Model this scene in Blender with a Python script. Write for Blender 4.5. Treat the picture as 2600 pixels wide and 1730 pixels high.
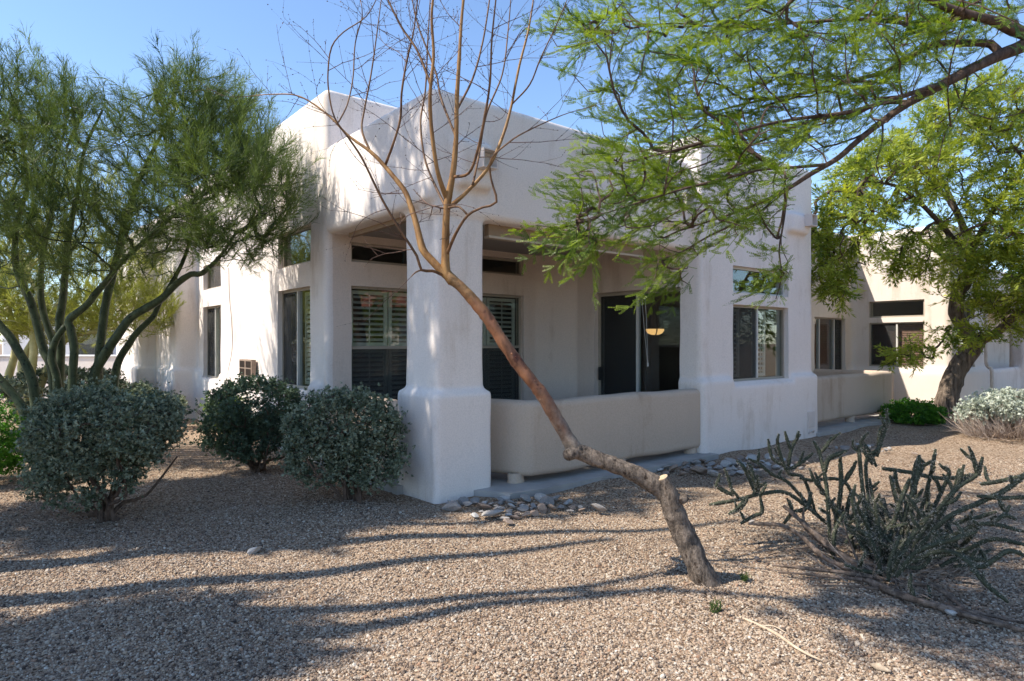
import bpy, bmesh, math, random
import numpy as np
from mathutils import Vector, Matrix, noise as mnoise
from math import radians as R

for o in list(bpy.data.objects): bpy.data.objects.remove(o)
scene = bpy.context.scene
COL = scene.collection

# ------------------------------------------------------------------ camera, sky, sun, exposure
EYE = 1.55
FPX = 1630.0                      # focal length measured in photograph pixels (2600 wide)
cam = bpy.data.objects.new('camera', bpy.data.cameras.new('camera'))
COL.objects.link(cam); scene.camera = cam
cam.location = (0, 0, EYE); cam.rotation_euler = (R(90), 0, 0)
cam.data.sensor_width = 36; cam.data.lens = 36 * FPX / 2600
cam.data.shift_y = 5 / 2600
cam.data.clip_end = 2000; cam.data.clip_start = 0.05

SUN_AZ, SUN_EL = R(254.7), R(50)
world = bpy.data.worlds.new('World'); scene.world = world; world.use_nodes = True
wn = world.node_tree.nodes; wl = world.node_tree.links
sky = wn.new('ShaderNodeTexSky'); sky.sky_type = 'NISHITA'; sky.sun_disc = False
sky.sun_elevation = SUN_EL; sky.sun_rotation = SUN_AZ
sky.altitude = 400; sky.air_density = 1.0; sky.dust_density = 0.25; sky.ozone_density = 3.8
wl.new(sky.outputs[0], wn['Background'].inputs[0]); wn['Background'].inputs[1].default_value = 0.15
sun = bpy.data.objects.new('sun', bpy.data.lights.new('sun', 'SUN')); COL.objects.link(sun)
sun.data.energy = 4.4; sun.data.angle = R(0.53); sun.data.color = (1.0, 0.93, 0.82)
sdir = Vector((math.sin(SUN_AZ) * math.cos(SUN_EL), math.cos(SUN_AZ) * math.cos(SUN_EL), math.sin(SUN_EL)))
sun.rotation_euler = (-sdir).to_track_quat('-Z', 'Y').to_euler(); sun.location = sdir * 40
vs = scene.view_settings
vs.view_transform = 'Standard'; vs.look = 'None'; vs.gamma = 1; vs.use_curve_mapping = False; vs.exposure = 0.87
scene.cycles.use_denoising = True
scene.cycles.max_bounces = 6; scene.cycles.diffuse_bounces = 3; scene.cycles.glossy_bounces = 4
scene.cycles.transmission_bounces = 4; scene.cycles.transparent_max_bounces = 10
scene.cycles.caustics_reflective = False; scene.cycles.caustics_refractive = False
scene.cycles.sample_clamp_indirect = 6

# ------------------------------------------------------------------ materials
def newmat(name):
    m = bpy.data.materials.new(name); m.use_nodes = True
    nt = m.node_tree; b = nt.nodes['Principled BSDF']
    b.inputs['Specular IOR Level'].default_value = 0.25
    return m, nt, b
def N(nt, t, **kw):
    n = nt.nodes.new(t)
    for k, v in kw.items(): setattr(n, k, v)
    return n
def ramp(nt, stops):
    r = N(nt, 'ShaderNodeValToRGB'); e = r.color_ramp.elements
    while len(e) < len(stops): e.new(0.5)
    for q, (p, c) in zip(e, stops): q.position = p; q.color = (*c, 1)
    return r
def noise_tex(nt, scale, detail=4, rough=0.55, coord=None, mapscale=None):
    n = N(nt, 'ShaderNodeTexNoise'); n.inputs['Scale'].default_value = scale
    n.inputs['Detail'].default_value = detail; n.inputs['Roughness'].default_value = rough
    if coord is not None:
        if mapscale:
            mp = N(nt, 'ShaderNodeMapping'); mp.inputs['Scale'].default_value = mapscale
            nt.links.new(coord, mp.inputs[0]); coord = mp.outputs[0]
        nt.links.new(coord, n.inputs['Vector'])
    return n
def bump(nt, b, height, strength, dist):
    bp = N(nt, 'ShaderNodeBump'); bp.inputs['Strength'].default_value = strength; bp.inputs['Distance'].default_value = dist
    nt.links.new(height, bp.inputs['Height']); nt.links.new(bp.outputs[0], b.inputs['Normal'])
def simple(name, c, rough=0.6, metal=0.0, var=0.15, scale=8.0, bmp=0.0, spec=0.25):
    m, nt, b = newmat(name)
    co = N(nt, 'ShaderNodeTexCoord').outputs['Object']
    n = noise_tex(nt, scale, 5, 0.6, co)
    r = ramp(nt, [(0.25, [x * (1 - var) for x in c]), (0.75, [min(1, x * (1 + var)) for x in c])])
    nt.links.new(n.outputs['Fac'], r.inputs[0]); nt.links.new(r.outputs[0], b.inputs['Base Color'])
    b.inputs['Roughness'].default_value = rough; b.inputs['Metallic'].default_value = metal
    b.inputs['Specular IOR Level'].default_value = spec
    if bmp:
        n2 = noise_tex(nt, scale * 12, 3, 0.6, co); bump(nt, b, n2.outputs['Fac'], bmp, 0.004)
    return m
def stucco(name, c, stain=(0.74, 0.68, 0.61)):
    m, nt, b = newmat(name)
    co = N(nt, 'ShaderNodeTexCoord').outputs['Object']
    n1 = noise_tex(nt, 0.9, 6, 0.62, co)
    n2 = noise_tex(nt, 3.4, 6, 0.68, co, (1, 1, 0.14))
    mx = N(nt, 'ShaderNodeMath', operation='MULTIPLY_ADD'); mx.inputs[1].default_value = 0.5
    nt.links.new(n1.outputs['Fac'], mx.inputs[0])
    hf = N(nt, 'ShaderNodeMath', operation='MULTIPLY'); hf.inputs[1].default_value = 0.5
    nt.links.new(n2.outputs['Fac'], hf.inputs[0]); nt.links.new(hf.outputs[0], mx.inputs[2])
    r = ramp(nt, [(0.33, [a * s for a, s in zip(c, stain)]), (0.47, c), (0.7, [min(1, x * 1.05) for x in c])])
    nt.links.new(mx.outputs[0], r.inputs[0])
    # sand-float grain: fine light and dark specks of the render coat
    g = noise_tex(nt, 70, 3, 0.7, co)
    gr = ramp(nt, [(0.3, (0.87, 0.87, 0.87)), (0.6, (1.02, 1.02, 1.02))])
    nt.links.new(g.outputs['Fac'], gr.inputs[0])
    mul = N(nt, 'ShaderNodeMix', data_type='RGBA', blend_type='MULTIPLY'); mul.inputs['Factor'].default_value = 1
    nt.links.new(r.outputs[0], mul.inputs['A']); nt.links.new(gr.outputs[0], mul.inputs['B'])
    nt.links.new(mul.outputs['Result'], b.inputs['Base Color'])
    b.inputs['Roughness'].default_value = 0.92; b.inputs['Specular IOR Level'].default_value = 0.1
    bump(nt, b, g.outputs['Fac'], 0.55, 0.006)
    return m
def leafmat(name, dark, light, trans=0.3, rough=0.5, tcol=None):
    m, nt, b = newmat(name)
    at = N(nt, 'ShaderNodeAttribute', attribute_name='tint')
    r = ramp(nt, [(0.0, dark), (1.0, light)])
    nt.links.new(at.outputs['Fac'], r.inputs[0]); nt.links.new(r.outputs[0], b.inputs['Base Color'])
    b.inputs['Roughness'].default_value = rough; b.inputs['Specular IOR Level'].default_value = 0.3
    if trans:
        t = N(nt, 'ShaderNodeBsdfTranslucent'); ms = N(nt, 'ShaderNodeMixShader'); ms.inputs[0].default_value = trans
        br = N(nt, 'ShaderNodeMix', data_type='RGBA', blend_type='MULTIPLY'); br.inputs['Factor'].default_value = 1
        br.inputs['B'].default_value = (*(tcol or (1.5, 1.6, 0.7)), 1)
        nt.links.new(r.outputs[0], br.inputs['A']); nt.links.new(br.outputs['Result'], t.inputs[0])
        nt.links.new(b.outputs[0], ms.inputs[1]); nt.links.new(t.outputs[0], ms.inputs[2])
        nt.links.new(ms.outputs[0], nt.nodes['Material Output'].inputs[0])
    return m
def bark(name, c1, c2, scale=6, stretch=(1, 1, 0.25), bmp=0.6, rough=0.85, dist=0.02, spots=None):
    m, nt, b = newmat(name)
    co = N(nt, 'ShaderNodeTexCoord').outputs['Object']
    n = noise_tex(nt, scale * 4, 6, 0.7, co, stretch)
    r = ramp(nt, [(0.32, c1), (0.66, c2)])
    nt.links.new(n.outputs['Fac'], r.inputs[0]); last = r.outputs[0]
    if spots:
        v = noise_tex(nt, 22, 2, 0.5, co)
        rr = ramp(nt, [(0.62, (1, 1, 1)), (0.70, spots)])
        nt.links.new(v.outputs['Fac'], rr.inputs[0])
        mul = N(nt, 'ShaderNodeMix', data_type='RGBA', blend_type='MULTIPLY'); mul.inputs['Factor'].default_value = 1
        nt.links.new(last, mul.inputs['A']); nt.links.new(rr.outputs[0], mul.inputs['B']); last = mul.outputs['Result']
    nt.links.new(last, b.inputs['Base Color']); b.inputs['Roughness'].default_value = rough
    bump(nt, b, n.outputs['Fac'], bmp, dist)
    return m
def glass(name, tint=(0.82, 0.86, 0.84), ior=1.6):
    m = bpy.data.materials.new(name); m.use_nodes = True; nt = m.node_tree; nt.nodes.remove(nt.nodes['Principled BSDF'])
    fr = N(nt, 'ShaderNodeFresnel')
    ge = N(nt, 'ShaderNodeNewGeometry'); mr = N(nt, 'ShaderNodeMapRange'); mr.inputs['To Min'].default_value = ior; mr.inputs['To Max'].default_value = 1 / ior
    nt.links.new(ge.outputs['Backfacing'], mr.inputs['Value']); nt.links.new(mr.outputs[0], fr.inputs['IOR'])   # both faces of the pane reflect alike
    tr = N(nt, 'ShaderNodeBsdfTransparent'); tr.inputs[0].default_value = (*tint, 1)
    gl = N(nt, 'ShaderNodeBsdfGlossy'); gl.inputs['Roughness'].default_value = 0.0; gl.inputs[0].default_value = (0.95, 0.97, 0.98, 1)
    co = N(nt, 'ShaderNodeTexCoord').outputs['Object']
    n = noise_tex(nt, 2.2, 1, 0.4, co); bp = N(nt, 'ShaderNodeBump'); bp.inputs['Strength'].default_value = 0.06; bp.inputs['Distance'].default_value = 0.01
    nt.links.new(n.outputs['Fac'], bp.inputs['Height']); nt.links.new(bp.outputs[0], gl.inputs['Normal'])
    ms = N(nt, 'ShaderNodeMixShader')
    nt.links.new(fr.outputs[0], ms.inputs[0]); nt.links.new(tr.outputs[0], ms.inputs[1]); nt.links.new(gl.outputs[0], ms.inputs[2])
    nt.links.new(ms.outputs[0], nt.nodes['Material Output'].inputs[0])
    return m
def screenmat(name, c, see=0.5):
    m, nt, b = newmat(name)
    b.inputs['Base Color'].default_value = (*c, 1); b.inputs['Roughness'].default_value = 0.7
    tr = N(nt, 'ShaderNodeBsdfTransparent'); ms = N(nt, 'ShaderNodeMixShader'); ms.inputs[0].default_value = see
    nt.links.new(b.outputs[0], ms.inputs[1]); nt.links.new(tr.outputs[0], ms.inputs[2])
    nt.links.new(ms.outputs[0], nt.nodes['Material Output'].inputs[0])
    return m
M = {}
M['stucco'] = stucco('stucco_wall', (0.82, 0.735, 0.68))
M['stucco_tan'] = stucco('stucco_tan_paint', (0.53, 0.42, 0.33))
M['stucco2'] = stucco('stucco_neighbour', (0.76, 0.66, 0.58))
M['stucco3'] = stucco('stucco_far', (0.72, 0.70, 0.69))
M['stucco_recess'] = stucco('stucco_recess_tan', (0.70, 0.585, 0.505))
M['interior'] = simple('interior_dark', (0.16, 0.13, 0.11), 0.8, var=0.05)  # gloom of the unlit rooms is put into this dark colour
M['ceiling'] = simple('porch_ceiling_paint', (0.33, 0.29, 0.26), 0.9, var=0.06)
M['frame'] = simple('window_frame_paint', (0.36, 0.31, 0.25), 0.45, var=0.08)
M['frame_light'] = simple('mullion_metal', (0.58, 0.56, 0.52), 0.4, var=0.06)
M['glass'] = glass('window_glass')
M['screen'] = screenmat('insect_screen', (0.05, 0.05, 0.05), 0.6)
M['shutter'] = simple('shutter_paint', (0.72, 0.68, 0.62), 0.5, var=0.05)
M['blind'] = simple('wood_blind', (0.42, 0.20, 0.15), 0.55, var=0.12)
M['concrete'] = simple('concrete', (0.36, 0.34, 0.32), 0.85, var=0.2, scale=3, bmp=0.3)
M['shade_cloth'] = simple('shade_cloth', (0.30, 0.215, 0.145), 0.8, var=0.06, scale=20)
M['shade_bar'] = simple('shade_bar', (0.50, 0.41, 0.31), 0.5, var=0.05)
M['cord'] = simple('pale_cord', (0.42, 0.41, 0.37), 0.7, var=0.05)
M['metal'] = simple('galvanised_sheet', (0.42, 0.42, 0.42), 0.45, metal=0.6, var=0.2)
M['dark_metal'] = simple('black_metal', (0.03, 0.03, 0.03), 0.4, var=0.2)
M['plate'] = simple('cover_plate_paint', (0.66, 0.58, 0.53), 0.5, var=0.04)
M['vent_dark'] = simple('vent_slat_paint', (0.08, 0.06, 0.05), 0.6)
M['vent'] = simple('vent_paint', (0.30, 0.22, 0.17), 0.55, var=0.08)
M['roof_tile'] = simple('clay_roof_tile', (0.36, 0.13, 0.08), 0.8, var=0.3, scale=10, bmp=0.3)
lamp_m, _nt, _b = newmat('lamp_glass'); _b.inputs['Base Color'].default_value = (0.9, 0.7, 0.4, 1)
_b.inputs['Emission Color'].default_value = (1.0, 0.55, 0.2, 1); _b.inputs['Emission Strength'].default_value = 0.7
M['lamp'] = lamp_m
M['bark_grey'] = bark('weathered_bark', (0.035, 0.026, 0.02), (0.30, 0.235, 0.185), 9, (1, 1, 0.4), 1.0, 0.9, 0.03, spots=(0.35, 0.3, 0.28))
M['bark_red'] = bark('smooth_red_bark', (0.10, 0.04, 0.026), (0.33, 0.15, 0.075), 3.2, (1, 1, 0.5), 0.25, 0.42, 0.006, spots=(0.5, 0.4, 0.4))
def blend_bark(m, c_low, c_high, z0, z1, y0, y1):
    """old grey bark gives way to young smooth bark along the stem"""
    nt = m.node_tree; b = nt.nodes['Principled BSDF']; src = b.inputs['Base Color'].links[0].from_socket
    tc = N(nt, 'ShaderNodeTexCoord'); sx = N(nt, 'ShaderNodeSeparateXYZ'); nt.links.new(tc.outputs['Object'], sx.inputs[0])
    n = noise_tex(nt, 14, 5, 0.7, tc.outputs['Object']); ad = N(nt, 'ShaderNodeMath', operation='MULTIPLY_ADD'); ad.inputs[1].default_value = 0.55
    nt.links.new(n.outputs['Fac'], ad.inputs[0]); nt.links.new(sx.outputs['Z'], ad.inputs[2]); last = src
    for col, a, c in ((c_low, z1 + .27, z0 + .27), (c_high, y0 + .27, y1 + .27)):
        mr = N(nt, 'ShaderNodeMapRange'); mr.inputs['From Min'].default_value = a; mr.inputs['From Max'].default_value = c
        nt.links.new(ad.outputs[0], mr.inputs['Value']); mx = N(nt, 'ShaderNodeMix', data_type='RGBA')
        n2 = noise_tex(nt, 30, 5, 0.7, tc.outputs['Object']); r = ramp(nt, [(0.35, [x * .35 for x in col]), (0.65, col)]); nt.links.new(n2.outputs['Fac'], r.inputs[0])
        nt.links.new(mr.outputs[0], mx.inputs['Factor']); nt.links.new(last, mx.inputs['A']); nt.links.new(r.outputs[0], mx.inputs['B']); last = mx.outputs['Result']
    nt.links.new(last, b.inputs['Base Color'])
blend_bark(M['bark_red'], (0.30, 0.24, 0.185), (0.33, 0.19, 0.085), .85, 1.25, 1.72, 1.95)
M['bark_gold'] = bark('golden_bark', (0.13, 0.06, 0.02), (0.36, 0.20, 0.075), 5, (1, 1, 0.4), 0.25, 0.5, 0.004)
M['limb_dark'] = bark('dark_limb_bark', (0.05, 0.026, 0.016), (0.21, 0.11, 0.05), 6, (1, 1, 0.4), 0.3, 0.6, 0.003)
M['twig'] = bark('bare_twig', (0.05, 0.028, 0.022), (0.15, 0.085, 0.06), 5, (1, 1, 0.5), 0.2, 0.7, 0.002)
M['cut_wood'] = simple('cut_wood', (0.46, 0.34, 0.22), 0.85, var=0.3, scale=30)
M['pv_bark'] = bark('green_palo_verde_bark', (0.022, 0.032, 0.014), (0.078, 0.098, 0.045), 3.5, (1, 1, 0.5), 0.3, 0.6, 0.006, spots=(0.25, 0.25, 0.2))
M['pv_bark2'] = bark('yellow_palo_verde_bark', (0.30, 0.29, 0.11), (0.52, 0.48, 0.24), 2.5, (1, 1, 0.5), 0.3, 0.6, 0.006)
M['mq_bark'] = bark('dark_mesquite_bark', (0.035, 0.022, 0.017), (0.15, 0.10, 0.075), 6, (1, 1, 0.25), 0.9, 0.9, 0.02)
M['mq_bark2'] = bark('mesquite_trunk_bark', (0.05, 0.036, 0.028), (0.30, 0.23, 0.175), 5, (1, 1, 0.12), 1.0, 0.9, 0.08)
M['pv_leaf'] = leafmat('palo_verde_twigs', (0.03, 0.06, 0.016), (0.20, 0.26, 0.075), 0.26)
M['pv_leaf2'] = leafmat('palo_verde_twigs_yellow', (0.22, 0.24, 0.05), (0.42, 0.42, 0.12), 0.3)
M['mq_leaf'] = leafmat('mesquite_leaf', (0.033, 0.08, 0.010), (0.24, 0.31, 0.04), 0.42, 0.45, (1.7, 1.7, 0.5))
M['mq_leaf2'] = leafmat('mesquite_leaf_yellow', (0.085, 0.15, 0.018), (0.40, 0.44, 0.07), 0.44, 0.5, (1.6, 1.5, 0.5))
M['sage'] = leafmat('sage_leaf', (0.055, 0.082, 0.042), (0.36, 0.40, 0.29), 0.12, 0.7, (1.1, 1.2, 0.8))
M['sage_dark'] = leafmat('dark_sage_leaf', (0.035, 0.06, 0.035), (0.14, 0.20, 0.13), 0.15, 0.55)
M['lime'] = leafmat('lime_leaf', (0.13, 0.22, 0.03), (0.38, 0.46, 0.11), 0.3)
M['green'] = leafmat('green_leaf', (0.03, 0.11, 0.012), (0.13, 0.30, 0.03), 0.3, 0.4)
M['weed'] = leafmat('weed_leaf', (0.05, 0.085, 0.025), (0.14, 0.19, 0.06), 0.2)
M['silver'] = leafmat('silver_leaf', (0.34, 0.38, 0.30), (0.60, 0.62, 0.52), 0.15, 0.8, (1.1, 1.1, 0.9))
M['dry_twig'] = leafmat('dry_twig', (0.20, 0.14, 0.10), (0.48, 0.39, 0.32), 0.0, 0.9)
M['bush_wood'] = bark('bush_wood', (0.045, 0.03, 0.022), (0.17, 0.115, 0.085), 6, (1, 1, 0.4), 0.4, 0.9, 0.004)
M['cactus'] = bark('cholla_skin', (0.026, 0.031, 0.019), (0.085, 0.092, 0.058), 10, (1, 1, 1), 0.3, 0.7, 0.004, spots=(0.9, 0.75, 0.6))
M['spine'] = leafmat('cactus_spine', (0.24, 0.19, 0.14), (0.66, 0.60, 0.50), 0.0, 0.7)
M['dead_wood'] = bark('dead_cactus_wood', (0.04, 0.027, 0.02), (0.27, 0.20, 0.155), 6, (1, 1, 0.4), 0.9, 0.95, 0.02)
M['dry_stick'] = bark('dry_stick', (0.34, 0.25, 0.17), (0.55, 0.44, 0.32), 6, (1, 1, 1), 0.3, 0.85, 0.004)
M['saguaro'] = bark('saguaro_skin', (0.07, 0.10, 0.045), (0.18, 0.21, 0.10), 4, (1, 1, 0.2), 0.4, 0.8, 0.02)

# ------------------------------------------------------------------ object helpers
def tag(o, label=None, cat=None, group=None, kind=None):
    if label: o['label'] = label
    if cat: o['category'] = cat
    if group: o['group'] = group
    if kind: o['kind'] = kind
    return o
def empty(name, loc=(0, 0, 0), rz=0):
    o = bpy.data.objects.new(name, None); COL.objects.link(o); o.location = loc; o.rotation_euler = (0, 0, rz); o.empty_display_size = 0.2
    return o
class MB:
    """collects vertices and faces (any size) with a per-vertex tint; build() links them as one mesh object"""
    def __init__(s): s.v = []; s.f = []; s.t = []; s.n = 0
    def add(s, verts, faces, tint=0.5):
        verts = np.asarray(verts, float).reshape(-1, 3); faces = np.asarray(faces, int)
        s.v.append(verts); s.f.append(faces + s.n)
        s.t.append(np.broadcast_to(np.asarray(tint, float), (len(verts),)).copy()); s.n += len(verts)
    def box(s, x0, x1, y0, y1, z0, z1):
        v = [(x, y, z) for z in (z0, z1) for y in (y0, y1) for x in (x0, x1)]
        s.add(v, [(0, 2, 3, 1), (4, 5, 7, 6), (0, 1, 5, 4), (2, 6, 7, 3), (0, 4, 6, 2), (1, 3, 7, 5)])
    def build(s, name, m, parent=None, smooth=False, kind=None, shift=None):
        me = bpy.data.meshes.new(name)
        V = np.concatenate(s.v)
        if shift is not None: V = V - np.asarray(shift)
        me.vertices.add(len(V)); me.vertices.foreach_set('co', V.ravel())
        nl = sum(f.size for f in s.f); npoly = sum(len(f) for f in s.f)
        me.loops.add(nl); me.polygons.add(npoly)
        me.loops.foreach_set('vertex_index', np.concatenate([f.ravel() for f in s.f]).astype(np.int32))
        sizes = np.concatenate([np.full(len(f), f.shape[1]) for f in s.f])
        me.polygons.foreach_set('loop_start', (np.cumsum(sizes) - sizes).astype(np.int32))
        me.polygons.foreach_set('use_smooth', np.full(npoly, smooth))
        a = me.attributes.new('tint', 'FLOAT', 'POINT'); a.data.foreach_set('value', np.concatenate(s.t))
        me.update(calc_edges=True); me.materials.append(m)
        return link(name, me, parent, kind)
def link(name, me, parent=None, kind=None):
    o = bpy.data.objects.new(name, me); COL.objects.link(o); o.parent = parent
    if kind: o['kind'] = kind
    return o
def at(px, py, d):
    """the point at distance d (metres along the view axis) that the photograph shows at this pixel"""
    return np.array(((px - 1300) / FPX * d, d, EYE - (py - 870) / FPX * d))
def frames(D, rng=None, roll=None):
    """orthonormal frames whose first axis is D"""
    D = D / np.maximum(np.linalg.norm(D, axis=1, keepdims=True), 1e-9)
    ref = np.where(np.abs(D[:, 2:3]) < 0.9, np.array([[0, 0, 1.0]]), np.array([[1.0, 0, 0]]))
    A = np.cross(D, ref); A /= np.linalg.norm(A, axis=1, keepdims=True); B = np.cross(D, A)
    if roll is None: roll = rng.uniform(0, 2 * np.pi, len(D)) if rng is not None else np.zeros(len(D))
    c, s_ = np.cos(roll)[:, None], np.sin(roll)[:, None]
    return D, A * c + B * s_, B * c - A * s_
def scatter(mb, uv, uf, P, D, S, rng, roll=None, tint=None):
    X, Y, Z = frames(np.asarray(D, float), rng, roll)
    uv = np.asarray(uv, float); S = np.asarray(S, float)[:, None, None]
    V = P[:, None, :] + S * (uv[None, :, 0:1] * X[:, None] + uv[None, :, 1:2] * Y[:, None] + uv[None, :, 2:3] * Z[:, None])
    uf = np.asarray(uf, int); m = len(P); n = len(uv)
    F = (uf[None] + (np.arange(m) * n)[:, None, None]).reshape(-1, uf.shape[1])
    if tint is None: tint = rng.uniform(0, 1, m)
    mb.add(V.reshape(-1, 3), F, np.repeat(tint, n))
def frusta(mb, p0, p1, r0, r1, k=4, tint=0.5):
    X, Y, Z = frames(p1 - p0)
    a = np.arange(k) * 2 * np.pi / k; c, s_ = np.cos(a), np.sin(a)
    ring = c[None, :, None] * Y[:, None] + s_[None, :, None] * Z[:, None]
    V = np.concatenate([p0[:, None] + r0[:, None, None] * ring, p1[:, None] + r1[:, None, None] * ring], 1)
    i = np.arange(k); j = (i + 1) % k
    f = np.stack([i, j, j + k, i + k], 1)
    F = (f[None] + (np.arange(len(p0)) * 2 * k)[:, None, None]).reshape(-1, 4)
    mb.add(V.reshape(-1, 3), F, tint)
def resample(P, r, step):
    """Catmull-Rom through the points; returns points, radii"""
    P = np.asarray(P, float); r = np.asarray(r, float); n = len(P)
    Q = np.vstack([2 * P[0] - P[1], P, 2 * P[-1] - P[-2]]); out = []; ro = []
    for i in range(n - 1):
        a, b, c, d = Q[i:i + 4]; k = max(2, int(np.linalg.norm(c - b) / step))
        for t in np.arange(k) / k:
            out.append(0.5 * ((2 * b) + (c - a) * t + (2 * a - 5 * b + 4 * c - d) * t * t + (-a + 3 * b - 3 * c + d) * t ** 3))
            ro.append(r[i] * (1 - t) + r[i + 1] * t)
    out.append(P[-1]); ro.append(r[-1])
    return np.array(out), np.array(ro)
def tube(mb, P, r, k=8, step=0.08, rough=0.0, rng=None, cap=True, raw=False):
    if not raw: P, r = resample(P, r, step)
    T = np.gradient(P, axis=0); T /= np.linalg.norm(T, axis=1, keepdims=True)
    x = np.cross(T[0], (0.3, 0.2, 1.0)); x /= np.linalg.norm(x)
    a = np.arange(k) * 2 * np.pi / k; V = []
    ph = rng.uniform(0, 6.28, 4) if rng is not None else np.zeros(4)
    for i in range(len(P)):
        x = x - T[i] * x.dot(T[i]); x /= np.linalg.norm(x); y = np.cross(T[i], x)
        rr = np.full(k, r[i])
        if rough: rr = rr * (1 + rough * (0.5 * np.sin(a * 2 + ph[0] + i * 0.35) + 0.4 * np.sin(a * 3 + ph[1] - i * 0.5) + 0.4 * np.sin(i * 1.1 + ph[2])) + rough * 0.5 * rng.normal(0, 1, k))
        V.append(P[i] + rr[:, None] * (np.cos(a)[:, None] * x + np.sin(a)[:, None] * y))
    V = np.concatenate(V); n = len(P)
    i = np.arange(k); j = (i + 1) % k
    F = (np.stack([i, j, j + k, i + k], 1)[None] + (np.arange(n - 1) * k)[:, None, None]).reshape(-1, 4)
    base = mb.n; mb.add(V, F)
    if cap:
        mb.f.append(base + np.arange(k)[::-1][None]); mb.f.append(base + (n - 1) * k + np.arange(k)[None])
    return P, r
def tag_thing(o, label, cat, group=None): return tag(o, label, cat, group)

# ------------------------------------------------------------------ house frame: x along the porch front (to the right), y into the plot, z up
HOX, HOY, HANG = -0.7328, 6.2537, R(39.3)
HU = np.array((math.cos(HANG), math.sin(HANG), 0)); HV = np.array((-math.sin(HANG), math.cos(HANG), 0))
def hw(u, v, z=0.0): return np.array((HOX, HOY, 0)) + u * HU + v * HV + np.array((0, 0, z))

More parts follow.
